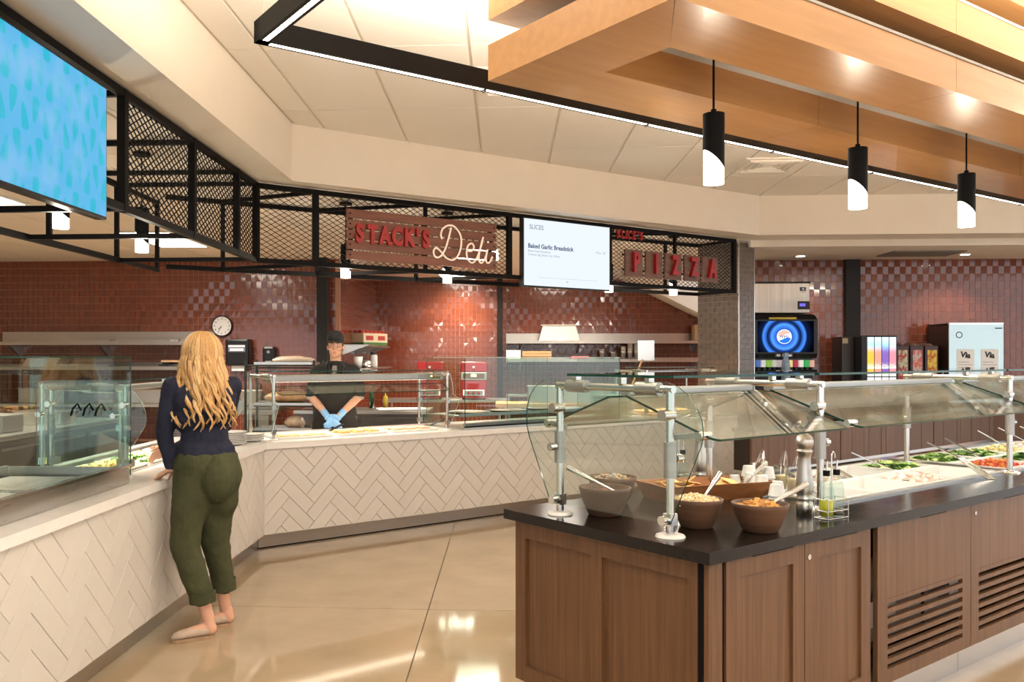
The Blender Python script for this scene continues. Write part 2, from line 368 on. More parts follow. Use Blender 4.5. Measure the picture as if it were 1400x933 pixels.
# black steel posts
for nm, x, y, wx in (('column_1', -2.63, 12.32, .15), ('column_2', -.115, 15.8, .1), ('column_3', 4.85, 12.32, .2)):
    struct(MB().box(x-wx/2, y-.09, 0, x+wx/2, y+.09, 2.98) if nm != 'column_3' else MB().box(x-wx/2, 12.43, 0, x+wx/2, 12.5, 2.93), nm, M['dgrey'])
MB_trim = struct(MB().box(-2.426, 12.488, 0, -2.414, 12.5, 2.98), 'trim_2', mat('tan_tile_edge', (.5, .36, .25), .4))
# counters: panel body, herringbone tiles, worktop, kick
def clip(poly, x0, x1, y0, y1):
    for ax, lim, sg in ((0, x0, 1), (0, x1, -1), (1, y0, 1), (1, y1, -1)):
        out = []
        for i in range(len(poly)):
            a, b = poly[i], poly[(i+1) % len(poly)]; da, db = (a[ax]-lim)*sg, (b[ax]-lim)*sg
            if da >= 0: out.append(a)
            if da*db < 0:
                t = da/(da-db); out.append((a[0]+(b[0]-a[0])*t, a[1]+(b[1]-a[1])*t))
        poly = out
        if len(poly) < 3: return []
    return poly
def herringbone(parent, x0, x1, z0, z1, W=.107, n=3, g=.003, phase=(0, 0)):
    c45 = math.sqrt(.5); cnt = 0
    for k in range(-80, 81):
        for m in range(-30, 31):
            for kind in (0, 1):
                if kind == 0: r = (k+2*n*m, k, k+2*n*m+n, k+1)
                else: r = (k+2*n*m, k+1, k+2*n*m+1, k+1+n)
                p = [(r[0]*W+g/2, r[1]*W+g/2), (r[2]*W-g/2, r[1]*W+g/2), (r[2]*W-g/2, r[3]*W-g/2), (r[0]*W+g/2, r[3]*W-g/2)]
                p = [((a-b)*c45+phase[0], (a+b)*c45+phase[1]) for a, b in p]
                if max(a for a, b in p) < x0 or min(a for a, b in p) > x1 or max(b for a, b in p) < z0 or min(b for a, b in p) > z1: continue
                p = clip(p, x0, x1, z0, z1)
                if len(p) < 3: continue
                ar = abs(sum(p[i][0]*p[(i+1) % len(p)][1]-p[(i+1) % len(p)][0]*p[i][1] for i in range(len(p))))/2
                if ar < 3e-5: continue
                nn = len(p); d = random.uniform(-.0006, .0006)
                cx, cz = sum(a for a, b in p)/nn, sum(b for a, b in p)/nn; ee = .0014
                def ins(a, b):
                    l = math.hypot(a-cx, b-cz); f = max(.5, 1-ee/l) if l > 1e-6 else 1
                    return (cx+(a-cx)*f, cz+(b-cz)*f)
                b_ = MB().add([(a, .01, b) for a, b in p]+[(a, -.009+d, b) for a, b in p]+[(*[ins(a, b)[0]], -.0102+d, ins(a, b)[1]) for a, b in p],
                              [(i, nn+i, nn+(i+1) % nn, (i+1) % nn)[::-1] for i in range(nn)]+[(nn+i, 2*nn+i, 2*nn+(i+1) % nn, nn+(i+1) % nn)[::-1] for i in range(nn)]+[tuple(range(2*nn, 3*nn))])
                b_.build('tile', M['wtile'], parent); cnt += 1
    return cnt
# left counter: local x = room Y, local y = into the kitchen (room -X)
T84 = math.tan(R_(40.2-90+90)/2)
lc = thing('serving_counter', 'white herringbone tiled serving counter running along the left side under the blue screen', 'counter', (-1.95, 0, 0), 90)
MB().prism([(.4, .012), (6.847, .012), (7.26, .9), (.4, .9)], .12, .74).prism([(.4, .012), (6.847, .012), (6.98, .29), (.4, .29)], .74, .81).build('body', M['tgrout'], lc)
herringbone(lc, 1.9, 6.84, .12, .81, phase=(.1, .05))
MB().prism([(.4, -.03), (6.835, -.03), (6.99, .3), (.4, .3)], .81, .86).prism([(.4, .3), (5.0, .3), (5.0, .85), (.4, .85)], .81, .86).prism([(6.75, .3), (6.99, .3), (7.245, .85), (6.75, .85)], .81, .86).prism([(.4, .85), (7.245, .85), (7.295, .96), (.4, .96)], .81, .86).build('worktop', M['quartz'], lc)
MB().prism([(.4, .05), (6.868, .05), (7.07, .5), (.4, .5)], 0, .12).build('kick_plate', M['steelh'], lc)
# back counter: local x along, local y into the kitchen
bc = thing('serving_counter', 'white herringbone tiled serving counter running across the back from the corner to the brick column', 'counter', (-1.95, 6.85, 0), 40.2)
BCl = 6.28
MB().prism([(-.002, .012), (BCl, .012), (BCl, .9), (-.415, .9)], .12, .81).build('body', M['tgrout'], bc)
herringbone(bc, .004, BCl, .12, .81, phase=(.0, .03))
MB().prism([(.015, -.03), (BCl, -.03), (BCl, .96), (-.444, .96)], .81, .86).build('worktop', M['quartz'], bc)
MB().prism([(-.02, .05), (BCl, .05), (BCl, .5), (-.228, .5)], .012, .12).build('kick_plate', M['steelh'], bc)
MB().prism([(-.022, .056), (BCl, .056), (BCl, .5), (-.228, .5)], 0, .012).build('base_joint', M['black'], bc)

# black canopy frames with expanded metal, hung under the soffits
def canopy(label, loc, rz, length, x0, depth_l, depth_r, posts, zb=2.35, zt=2.965, backx0=None):
    t = thing('canopy_frame', label, 'canopy', loc, rz); s = .04
    bx0 = x0 if backx0 is None else backx0
    B = lambda x: depth_l+(depth_r-depth_l)*(x-x0)/(length-x0)
    for z in (zb, zt):
        MB().bar((x0, 0, z), (length, 0, z), s).build('front_rail', M['black'], t)
        MB().bar((bx0, B(bx0), z), (length, B(length), z), s).build('back_rail', M['black'], t)
    for x in posts:
        MB().bar((x, 0, zb-.02), (x, 0, zt+.02), s*1.15).build('post', M['black'], t)
    return t, B
def crosses(t, lst, s=.032):
    for p0, p1 in lst: MB().bar(p0, p1, s).build('cross_bar', M['black'], t)
def expanded(t, x0, x1, z0, z1, px=.078, pz=.043, r=.0027, y=.012):
    mb = MB(); k = pz/px; h = z1-z0
    for sg in (1, -1):
        x = x0-h/k
        while x < x1+h/k:
            # line z = z0 + sg*k*(X-x)  (or from the top)
            if sg > 0: a, b = (x, z0), (x+h/k, z1)
            else: a, b = (x, z1), (x+h/k, z0)
            (ax, az), (bx, bz) = a, b
            if ax < x0: az += (x0-ax)*(bz-az)/(bx-ax); ax = x0
            if bx > x1: bz = az+(x1-ax)*(bz-az)/(bx-ax); bx = x1
            if bx-ax > .01: mb.bar((ax, y, az), (bx, y, bz), r*1.6, r*2.4, up=(0, 1, 0))
            x += px
    return tag(mb.build('expanded_metal', M['black'], t), kind='stuff')
# left canopy, local x = room Y
t, B = canopy('black steel canopy frame with mesh over the left counter, beside the blue screen', (-2.05, 0, 0), 90, 6.98, 2.2, 1.13, 1.13, (4.52, 5.55, 6.48, 6.98))
expanded(t, 4.54, 5.53, 2.37, 2.945); expanded(t, 5.57, 6.46, 2.37, 2.945); expanded(t, 6.5, 6.96, 2.37, 2.945)
crosses(t, [((y, 0, z), (y, 1.13, z)) for y in (3.3, 4.52, 5.57, 6.93) for z in (2.35, 2.965)]+[((6.48, 0, 2.965), (6.48, 1.13, 2.965))])
crosses(t, [((y, 1.13, 2.33), (y, 1.13, 2.985)) for y in (4.9, 5.85, 6.9)])
crosses(t, [((6.9, 1.13, 2.35), (7.72, 1.13, 2.35)), ((6.9, 1.13, 2.965), (7.72, 1.13, 2.965)), ((7.72, 1.13, 2.33), (7.72, 1.13, 2.985))])
# back canopy
t, B = canopy('long black steel canopy frame with mesh over the back counter, carrying the signs', (-2.05, 7.0, 0), 37.5, 6.08, 0.02, .9, .55, (.0, .53, 2.62, 3.98, 6.06), backx0=-.47)
for a, b in ((.03, .5), (.56, 1.62), (1.66, 2.6), (4.0, 5.0), (5.03, 6.04)): expanded(t, a, b, 2.37, 2.945)
MB().bar((1.64, 0, 2.35), (1.64, 0, 2.965), .03).build('post', M['black'], t)
MB().bar((5.015, 0, 2.35), (5.015, 0, 2.965), .03).build('post', M['black'], t)
crosses(t, [((x, 0, z), (x+dx, B(x), z)) for x, dx in ((.53, -.5), (1.64, -.7), (2.62, -.6), (3.98, -.5), (5.0, -.9)) for z in (2.35, 2.965)])
crosses(t, [((x, B(x), 2.33), (x, B(x), 2.985)) for x in (.03, .94, 2.02, 3.48, 4.1, 5.5)])
crosses(t, [((6.05, 0, z), (6.05, .6, z)) for z in (2.35, 2.965)])

# screens
def blue_screen_mat():
    m = mat('blue_pattern_screen', (0, 0, 0), .25); p = m.node_tree.nodes['Principled BSDF']
    tc = N(m, 'ShaderNodeTexCoord'); sp = N(m, 'ShaderNodeSeparateXYZ'); L(m, tc, 'Object', sp, 0)
    def mth(op, a, b=None):
        n = N(m, 'ShaderNodeMath', operation=op)
        for i, q in enumerate((a, b)):
            if q is None: continue
            if isinstance(q, (int, float)): n.inputs[i].default_value = q
            else: L(m, q[0], q[1], n, i)
        return (n, 0)
    X, Z = (sp, 'X'), (sp, 'Z'); wx, wz = mth('MULTIPLY', X, 37.0), mth('MULTIPLY', Z, 37.0)
    f = mth('ADD', mth('MULTIPLY', mth('SINE', wx), mth('SINE', wz)), mth('MULTIPLY', mth('SINE', mth('MULTIPLY', wx, 2.0)), mth('COSINE', mth('MULTIPLY', wz, .5))))
    f2 = mth('ADD', mth('MULTIPLY', f, .5), .5)
    nz = N(m, 'ShaderNodeTexNoise', Scale=5.0); L(m, tc, 'Object', nz, 'Vector'); mx = N(m, 'ShaderNodeMixRGB'); mx.inputs[2].default_value = (.19, .45, .74, 1)
    r = ramp(m, [(.0, (.07, .40, .70)), (.59, (.07, .40, .70)), (.63, (.0, .42, .60)), (1, (.0, .42, .60))]); L(m, f2[0], 0, r, 'Fac'); L(m, r, 'Color', mx, 1)
    r2 = ramp(m, [(.48, (0, 0, 0)), (.66, (.6, .6, .6))]); L(m, nz, 'Fac', r2, 'Fac'); L(m, r2, 'Color', mx, 0)
    L(m, mx, 'Color', p, 'Emission Color'); p.inputs['Emission Strength'].default_value = .78; return m
t = thing('menu_screen', 'black framed wall screen showing a turquoise blue pattern, over the left counter', 'screen', (-2.0, 3.03, 2.24), 90)
MB().bbox(0, 0, 0, 1.2, .06, .665, .006).build('bezel', M['blackp'], t)
MB().box(.012, -.002, .014, 1.188, .004, .653).build('display', blue_screen_mat(), t)
MB().box(.3, .05, .2, .9, .12, .45).build('mount', M['black'], t)
t = thing('menu_screen', 'black framed screen with a white menu page, between the two food signs', 'screen', (-2.05, 7.0, 2.255), 37.5); q = 2.74
MB().bbox(q, -.07, 0, q+1.19, -.01, .695, .006).build('bezel', M['blackp'], t)
MB().box(q+.014, -.073, .016, q+1.176, -.066, .681).build('display', emis('white_screen', (.80, .87, .95), .74), t)
MB().box(q+.3, -.012, .2, q+.9, .02, .5).build('mount', M['black'], t)
g1 = emis('screen_grey_text', (.4, .44, .5), .6); g2 = emis('screen_blue_text', (.08, .13, .25), .5); rx = (R_(90), 0, 0)
text('SLICES', .065, g1, t, (q+.17, -.0745, .60), rx, .0003, .001)
text('Baked Garlic Breadstick', .062, g2, t, (q+.06, -.0745, .41), rx, .0003, .0015, align='LEFT')
text('Baked Garlic Breadstick', .03, g1, t, (q+.06, -.0745, .36), rx, .0003, align='LEFT')
text('Contains: Egg, Gluten, Soy, Wheat', .03, g1, t, (q+.06, -.0745, .325), rx, .0003, align='LEFT')
text('Price  .00', .034, g1, t, (q+1.05, -.0745, .40), rx, .0003)
MB().box(q+.2, -.0745, .1, q+1.0, -.0735, .102).box(q+.57, -.0745, .065, q+.59, -.0735, .075, 0).build('rule_line', g1, t)

# deli sign: five boards, red letters, cream script
t = thing('deli_sign', "red-brown five-board wooden sign with red STACK'S and cream script Deli", 'sign', (-2.05, 7.0, 0), 37.5)
s0, s1 = .80, 2.42
for k in range(5):
    z = 2.405+k*.0905
    o = MB().bbox(s0, -.06, z, s1, -.036, z+.078, .003).build('board', M['boardwood'], t)
    for x in (s0+.03, s1-.03): MB().cyl((x, -.064, z+.04), (x, -.058, z+.04), .008, n=8).build('screw', M['black'], o)
for x in (s0+.05, 1.6, s1-.06): MB().box(x-.02, -.038, 2.41, x+.02, -.018, 2.84).build('batten', M['black'], t)
x = .855
for ch in "STACK'S":
    wch = .045 if ch == "'" else .118
    text(ch, .215, M['red'], t, (x+wch/2, -.075, 2.628), rx, .014, .011, name='letter', sx=.72); x += wch+.008
def script(pts, n=10):
    out = []; P = [Vector((a, 0, b)) for a, b in pts]
    for i in range(len(P)-1):
        p0, p1, p2, p3 = P[max(i-1, 0)], P[i], P[i+1], P[min(i+2, len(P)-1)]
        for k in range(n):
            u = k/n; out.append(.5*((2*p1)+(-p0+p2)*u+(2*p0-5*p1+4*p2-p3)*u*u+(-p0+3*p1-3*p2+p3)*u**3))
    return out+[P[-1]]
SC = .0305/10
def sc_(pts): return [(1.675+a*SC*.78, 2.815-b*SC*.9) for a, b in pts]
D1 = script(sc_([(42, 60), (36, 45), (45, 25), (70, 12), (100, 14), (128, 40), (132, 75), (118, 110), (92, 128), (60, 122), (35, 102), (14, 92), (2, 104), (10, 122), (32, 120), (55, 95), (72, 55), (84, 18)]))
D2 = script(sc_([(160, 92), (182, 92), (194, 78), (184, 66), (166, 74), (158, 98), (166, 124), (188, 132), (210, 112), (232, 66), (240, 40), (232, 60), (220, 100), (220, 124), (234, 130), (252, 108), (262, 82), (254, 110), (258, 128), (272, 126), (286, 106)]))
for d in (D1, D2): MB().tube([(p.x, -.08, p.z) for p in d], .0085, 8).build('script_letters', M['cream'], t)
MB().ell((1.675+264*SC*.78, -.08, 2.815-56*SC*.9), (.011, .01, .011)).build('letter_dot', M['cream'], t)
# pizza sign
t = thing('pizza_sign', 'five square dark wood plaques with raised red letters spelling PIZZA', 'sign', (-2.05, 7.0, 0), 37.5)
for k, ch in enumerate('PIZZA'):
    x = 4.17+k*.315
    pm = MB()
    for r in range(4): pm.box(x, -.06, 2.432+r*.0745, x+.26, -.034, 2.432+r*.0745+.0735)
    o = pm.build('plaque', noisy('plaque_wood', (.14, .075, .058), (.20, .11, .085), scale=(3, 20, 20), ns=2, rough=.6) if k == 0 else PQ, t); PQ = o.data.materials[0]
    text(ch, .29, M['red'], o, (x+.13, -.085, 2.582), rx, .02, .012, name='letter', sx=.58)
for z in (2.5, 2.66): MB().box(4.15, -.035, z, 5.72, -.022, z+.02).build('rail', M['black'], t)
t = thing('slices_sign', "small red letters spelling SLICE'S fixed to the mesh above the pizza plaques", 'sign', (-2.05, 7.0, 0), 37.5)
x = 4.04
for ch in "SLICE'S":
    wch = .03 if ch in "'I" else .065
    text(ch, .125, M['red'], t, (x+wch/2, -.04, 2.885), rx, .012, .004, name='letter', sx=.7); x += wch+.006
MB().box(4.02, -.03, 2.87, 4.5, -.02, 2.89).build('rail', M['black'], t)

# wooden ceiling cloud: three stacked rectangular rings of veneered beams
WC = thing('ceiling_cloud', 'maple veneered hanging ceiling cloud of three stacked rectangular rings above the salad bar', 'ceiling cloud', (-.079, 3.758, 0), 37.4)
SW = 6.6
for z0, z1 in ((2.75, 2.906), (3.013, 3.168), (3.285, 3.44)):
    rg = bpy.data.objects.new('ring', None); COL.objects.link(rg); rg.parent = WC
    def beam(poly): MB().prism(poly, z0, z1).build('beam', M['maple'], rg)
    g = .0015; n = 3
    e = [0.0, 1.85, 4.1, SW]
    for k in range(3):
        a, b = e[k]+g, e[k+1]-g
        a2 = .34 if k == 0 else a; b2 = SW-.34 if k == 2 else b
        beam([(a2, -.37), (a, -g) if k == 0 else (a, 0), (b, 0), (b2, -.37)][::-1])
        beam([(a, -1.055), (b, -1.055), (b2, -.725), (a2, -.725)])
    beam([(0, -1.055+g), (.34, -.725), (.34, -.37), (0, -g)])
    beam([(SW, -1.055+g), (SW, -g), (SW-.34, -.37), (SW-.34, -.725)])
    MB().box(.02, -1.06, z1, SW-.02, -.005, z1+.012).build('grey_top_tray', mat('grey_tray', (.42, .42, .42), .5), rg)
for a, b in ((.5, -.2), (.5, -.85), (5.5, -.2), (5.5, -.85)): MB().cyl((a, b, 2.9), (a, b, 3.47), .004, n=6).build('hanger_rod', M['chrome'], WC)

# pendants
def pendant(x, y, ztop, zc, label, group=None):
    t = thing('pendant_lamp', label, 'pendant lamp', (x, y, ztop), 8, group)
    r = .047; n = 24; hb, hg = .235, .31
    MB().cyl((0, 0, 0), (0, 0, zc-ztop), .005, n=6).build('cord', M['black'], t)
    MB().cyl((0, 0, 0), (0, 0, .02), .012, n=10).build('cord_grip', M['black'], t)
    # black sleeve cut on a slant, pale glowing core showing below the cut
    vs = [(r*cos(2*pi*i/n), r*sin(2*pi*i/n), 0) for i in range(n)]+[(r*cos(2*pi*i/n), r*sin(2*pi*i/n), -.208-.047*cos(2*pi*i/n)) for i in range(n)]
    MB().add(vs, [(i, n+i, n+(i+1) % n, (i+1) % n) for i in range(n)], 0, True).add(vs[:n], [tuple(range(n))]).build('sleeve', M['black'], t)
    if zc > 2.95: MB().cyl((0, 0, zc-ztop-.02), (0, 0, zc-ztop), .06, n=18).build('ceiling_plate', M['black'], t)
    b = MB().cyl((0, 0, -.1), (0, 0, -hg), r-.003, n=n).build('diffuser', M['glow'], t)
    return t
WCf = frame((-.079, 3.758), 37.4)
for k, sx_ in enumerate((.87, 1.99, 3.11)):
    p = WCf(sx_, -.5)
    ord_ = ('black cylinder pendant with slanted glowing tip, nearest of the three in the wooden cloud', 'black cylinder pendant with slanted glowing tip, middle one of the three in the wooden cloud', 'black cylinder pendant with slanted glowing tip, farthest of the three in the wooden cloud')[k]
    pendant(p.x, p.y, 2.627, 2.9, ord_, 'pendants in the wooden cloud')
    point('pendant_light', (p.x, p.y, 2.24), 7)
for x, y, lb in ((-2.53, 4.78, 'slant cut glowing pendant below the blue screen over the left counter'), (-2.54, 5.9, 'slant cut glowing pendant hanging behind the left mesh canopy'),
                 (-1.48, 7.92, 'slant cut glowing pendant at the left edge of the deli sign'), (-.58, 8.52, 'slant cut glowing pendant under the middle of the deli sign'),
                 (1.155, 9.83, 'slant cut glowing pendant just right of the white menu screen'), (1.965, 10.33, 'slant cut glowing pendant under the PIZZA plaques')):
    pendant(x, y, 2.595, 2.98, lb, 'pendants inside the black canopies')
    point('canopy_pendant_light', (x, y, 2.22), 9)

# black linear light frame round the cloud
t = thing('linear_light', 'thin black rectangular linear light frame hanging around the wooden cloud', 'ceiling light', (-.079, 3.758, 2.85), 37.4)
X0, X1, Y0, Y1, ww, hh = -.88, 7.5, -1.62, .37, .055, .09
for a, b in (((X0, Y1), (X1, Y1)), ((X0, Y0), (X1, Y0)), ((X0, Y0), (X0, Y1)), ((X1, Y0), (X1, Y1))):
    ex = ww/2
    MB().box(a[0]-ex, a[1]-ex, 0, b[0]+ex, b[1]+ex, hh).build('profile', M['black'], t)
    if a[1] == b[1]: MB().box(a[0]+.03, a[1]-.017, hh-.001, b[0]-.03, a[1]+.017, hh+.002).build('uplight_diffuser', M['led'], t)
    if a[1] == b[1]: MB().box(a[0]+.03, a[1]-.011, -.001, b[0]-.03, a[1]+.011, .001).build('diffuser', M['led'], t)
    else: MB().box(a[0]-.011, a[1]+.03, -.001, a[0]+.011, b[1]-.03, .001).build('diffuser', M['led'], t)
for a, b in ((X0, Y1), (2, Y1), (5, Y1), (X0, Y0), (3, Y0)): MB().cyl((a, b, hh), (a, b, .61), .002, n=5).build('suspension_wire', M['chrome'], t)
for k in range(1, 7):
    MB().box(X0+k*1.12, Y1-.012, -.012, X0+k*1.12+.012, Y1+.012, 0).build('joint_clip', M['black'], t)
for i in range(4):
    p = frame((-.079, 3.758), 37.4)(X0+1+i*1.9, Y1); area('linear_glow', (p.x, p.y, 2.84), (1.8, .03), 9, WARM, (0, 0, R_(37.4))); area('linear_uplight', (p.x, p.y, 2.95), (1.8, .03), 34, WARM, (pi, 0, R_(37.4)))
p = frame((-.079, 3.758), 37.4)(X0, -.6); area('linear_glow', (p.x, p.y, 2.84), (.03, 1.8), 9, WARM, (0, 0, R_(37.4))); area('linear_uplight', (p.x, p.y, 2.95), (.03, 1.8), 34, WARM, (pi, 0, R_(37.4)))
for i in range(4):
    p = frame((-.079, 3.758), 37.4)(X0+1+i*1.9, Y0); area('linear_uplight', (p.x, p.y, 2.95), (1.8, .03), 34, WARM, (pi, 0, R_(37.4)))

# kitchen troffers, downlights, ceiling vents
for x, y, lb in ((-4.75, 7.15, 'flat bright ceiling light panel just below the blue screen'), (-4.12, 10.25, 'flat bright ceiling light panel seen behind the left mesh canopy'),
                 (-.85, 15.1, 'flat bright ceiling light panel seen under the deli sign'), (.9, 14.2, 'flat bright ceiling light panel seen through the mesh left of the PIZZA plaques'), (-.4, 12.0, 'flat bright ceiling light panel seen through the gaps of the deli sign boards')):
    t = thing('ceiling_light', lb, 'ceiling light', (x, y, 2.98))
    MB().box(-.32, -.66, -.012, .32, .66, .0).build('frame', M['white'], t); MB().box(-.29, -.63, -.014, .29, .63, -.011).build('diffuser', M['troffer'], t)
    area('troffer_light', (x, y, 2.955), (.55, 1.2), 55 if y > 14 else 90, spread=140)
for x, y in ((3.99, 12.02), (6.12, 11.95), (8.2, 11.95)):
    t = thing('downlight', 'small round recessed downlight above the ' + ('ice machine' if x < 5 else 'chrome dispenser' if x < 7 else 'far right end of the tiled wall'), 'downlight', (x, y, 2.925))
    MB().lathe([(.055, 0), (.085, -.004), (.085, 0)], n=20).build('trim_ring', M['white'], t); MB().cyl((0, 0, -.001), (0, 0, -.003), .056, n=20).build('lens', emis('downlight_lens', (1, .9, .7), 14), t)
    spot('downlight_lamp', (x, y, 2.9), 40, 120)
t = thing('ceiling_vent', 'square grey air vent in the drinks alcove ceiling', 'vent', (5.45, 11.75, 2.92)); MB().box(-.45, -.28, -.01, .45, .28, .005).build('grille', mat('vent_grey', (.2, .19, .17), .6), t)
def vent(x, y, lb):
    t = thing('ceiling_vent', lb, 'vent', (x, y, 3.464), 0)
    MB().box(-.3, -.3, -.012, .3, .3, .002).build('frame', M['ceil'], t)
    for k in range(4):
        r = .25-k*.06; o = MB()
        for a, b, c_, d in ((-r, -r, r, -r+.02), (-r, r-.02, r, r), (-r, -r+.02, -r+.02, r-.02), (r-.02, -r+.02, r, r-.02)): o.box(a, b, -.03+k*.004, c_, d, -.012)
        o.build('louver', M['ceil'], t)
vent(.1, 6.0, 'square ceiling diffuser behind the near corner of the wooden cloud'); vent(2.6, 8.75, 'square ceiling diffuser above the first hanging pendant'); vent(4.95, 9.7, 'square ceiling diffuser right of the second hanging pendant')
NTH = 'lowest second third fourth fifth sixth seventh eighth ninth tenth eleventh twelfth thirteenth fourteenth topmost'.split()
# ------------------------------------------------------------------ salad bar island (local x along the bar, local y away from the camera side)
IA, IR = (.693, 3.002), 40.2
IF = frame(IA, IR); IL = 6.4
def I(name, label, cat, group=None): return thing(name, label, cat, (*IA, 0), IR, group)
def at(s, t, z=.88): p = IF(s, t, z); return (p.x, p.y, p.z)
t = I('bar_worktop', 'dark espresso worktop slab of the salad bar island', 'worktop')
wt = MB()
W1, W2 = (1.27, 3.10), (3.2, 5.2)
for a, b, c, d in ((0, 0, IL, .28), (0, .98, IL, 1.09), (0, .28, W1[0], .98), (W1[1], .28, W2[0], .98), (W2[1], .28, IL, .98)): wt.box(a, b, .838, c, d, .88)
wt.build('slab', M['barktop'], t)
def panel_door(par, s0, s1, z0, z1, y0, th=.02, rail=.075, name='door', edge=None):
    """shaker door facing local -y at y0"""
    d = MB()
    d.box(s0, y0, z0, s0+rail, y0+th, z1).box(s1-rail, y0, z0, s1, y0+th, z1).box(s0+rail, y0, z1-rail, s1-rail, y0+th, z1).box(s0+rail, y0, z0, s1-rail, y0+th, z0+rail)
    o = d.build(name, M['walnut'], par); MB().box(s0+rail, y0+.012, z0+rail, s1-rail, y0+th, z1-rail).build('inset_panel', M['walnut'], o); return o
# end panel
t = I('end_cabinet', 'walnut island end cabinet with two tall recessed panels facing the serving counter', 'cabinet')
MB().box(.062, .075, .14, .16, 1.045, .836).build('carcass', M['walnut'], t)
ep = MB(); y = [(.075, .112), (.528, .591), (.982, 1.045)]
for a, b in y: ep.box(.03, a, .14, .062, b, .836)
for a, b in ((.112, .528), (.591, .982)): ep.box(.03, a, .765, .062, b, .836).box(.03, a, .14, .062, b, .205)
ep.build('frame', M['walnut'], t)
for a, b in ((.112, .528), (.591, .982)): MB().box(.046, a, .205, .062, b, .765).build('inset_panel', M['walnut'], t)
MB().box(.036, .052, .1, .062, .075, .836).build('corner_gap_strip', M['black'], t)
MB().box(.07, .05, 0, .16, 1.0, .14).build('kick_plate', M['steelh'], t)
# door cabinet
t = I('door_cabinet', 'walnut two-door island cabinet with black finger pulls and a round lock', 'cabinet')
MB().box(.16, .055, .14, 1.17, 1.045, .836).build('carcass', mat('cabinet_dark_interior', (.02, .014, .01), .7), t)
MB().box(.036, .03, .14, .112, .05, .836).build('corner_stile', M['walnut'], t); MB().box(.112, .04, .14, .134, .055, .836).build('shadow_gap', M['black'], t)
for a, b, h in ((.135, .628, (.274, .536)), (.633, 1.128, (.74, 1.0))):
    o = panel_door(t, a, b, .14, .836, .03)
    MB().bbox(h[0], .016, .828, h[1], .032, .838, .002).build('finger_pull', M['black'], o)
MB().cyl((.66, .026, .772), (.66, .031, .772), .011, n=14).build('lock', M['chrome'], t)
MB().box(.12, .09, 0, 1.17, 1.0, .14).build('kick_plate', M['steelh'], t)
# louvre cabinets
def louvre_cab(s0, label, lock=None):
    t = I('louver_cabinet', label, 'cabinet')
    MB().box(s0+.0, .3, .14, s0+.9, 1.045, .80).build('carcass', mat('void_dark', (.012, .01, .009), .8), t)
    MB().box(s0+.02, .26, .2, s0+.88, .3, .6).build('compressor_housing', M['dsteel'], t)
    MB().box(s0+.16, .2, .3, s0+.5, .26, .42).build('motor_box', M['zinc'], t)
    a, b, z0, z1 = s0, s0+.893, .14, .836; l0, l1, m0, m1 = s0+.085, s0+.805, .20, .507
    d = MB().box(a, .03, z0, l0, .05, z1).box(l1, .03, z0, b, .05, z1).box(l0, .03, m1, l1, .05, z1).box(l0, .03, z0, l1, .05, m0)
    o = d.build('door', M['walnut'], t)
    n = 7; p = (m1-m0)/n
    for k in range(n): MB().box(l0, .03, m0+k*p+p*.5 - (0 if k else 0), l1, .05, m0+(k+1)*p-.001 if k < n-1 else m1-.001).build('slat', M['walnut'], o)
    MB().bbox(s0+.36, .016, .828, s0+.61, .032, .838, .002).build('finger_pull', M['black'], o)
    if lock: MB().cyl((lock, .026, .785), (lock, .031, .785), .01, n=14).build('lock', M['chrome'], o)
    MB().box(s0, .09, 0, s0+.895, 1.0, .125).build('kick_plate', M['chrome'], t)
louvre_cab(1.187, 'walnut island cabinet with seven horizontal louver slats, next to the two-door cabinet')
louvre_cab(2.085, 'walnut louver cabinet with a round lock, at the right edge of the photo', 2.13)
t = I('panel_cabinet', 'plain walnut island cabinet run beyond the louver cabinets', 'cabinet')
MB().box(2.983, .055, .14, IL-.03, 1.045, .75).build('carcass', M['walnut'], t)
for k in range(4): MB().box(2.985+k*.846, .03, .14, 2.985+(k+1)*.846-.004, .05, .836).build('door', M['walnut'], t); MB().box(2.983, .09, 0, IL-.05, 1.0, .14).build('kick_plate', M['chrome'], t)
# cold wells
def well(s0, s1, label):
    t = I('cold_well', label, 'cold well'); a, b, c, d = s0+.002, .282, s1-.002, .978
    MB().box(a, b, .76, c, d, .772).box(a, b, .772, a+.01, d, .876).box(c-.01, b, .772, c, d, .876).box(a+.01, b, .772, c-.01, b+.01, .876).box(a+.01, d-.01, .772, c-.01, d, .876).build('basin', M['steel'], t)
    r = .03; MB().box(s0-.015, .267, .8805, s1+.015, .267+r, .89).box(s0-.015, .993-r, .8805, s1+.015, .993, .89).box(s0-.015, .267+r, .8805, s0+r, .993-r, .89).box(s1-r, .267+r, .8805, s1+.015, .993-r, .89).build('rim', M['steel'], t)
    n = 4; pw = (s1-s0-.06)/n
    for k in range(1, n): MB().box(s0+.03+k*pw-.008, .297, .874, s0+.03+k*pw+.008, .963, .884).build('divider_bar', M['steel'], t)
    return pw
PW = [well(*W1, 'stainless cold well with white pans in the near part of the salad bar'), well(*W2, 'stainless cold well with white pans in the far part of the salad bar')]
def food_pan(x, y, label, w_, d_):
    t = thing('food_pan', label, 'food pan', at(x, y, .886), IR, 'white pans in the salad bar')
    a, b, h, e = w_/2, d_/2, .07, .014
    MB().box(-a+e, -b+e, -h, a-e, b-e, -h+.004).box(-a+e, -b+e, -h, -a+e+.004, b-e, 0).box(a-e-.004, -b+e, -h, a-e, b-e, 0).box(-a+e, -b+e, -h, a-e, -b+e+.004, 0).box(-a+e, b-e-.004, -h, a-e, b-e, 0).build('basin', M['plastic'], t)
    MB().box(-a, -b, 0, a, -b+e+.003, .005).box(-a, b-e-.003, 0, a, b, .005).box(-a, -b+e+.003, 0, -a+e+.003, b-e-.003, .005).box(a-e-.003, -b+e+.003, 0, a, b-e-.003, .005).build('rim', M['plastic'], t)
    return t
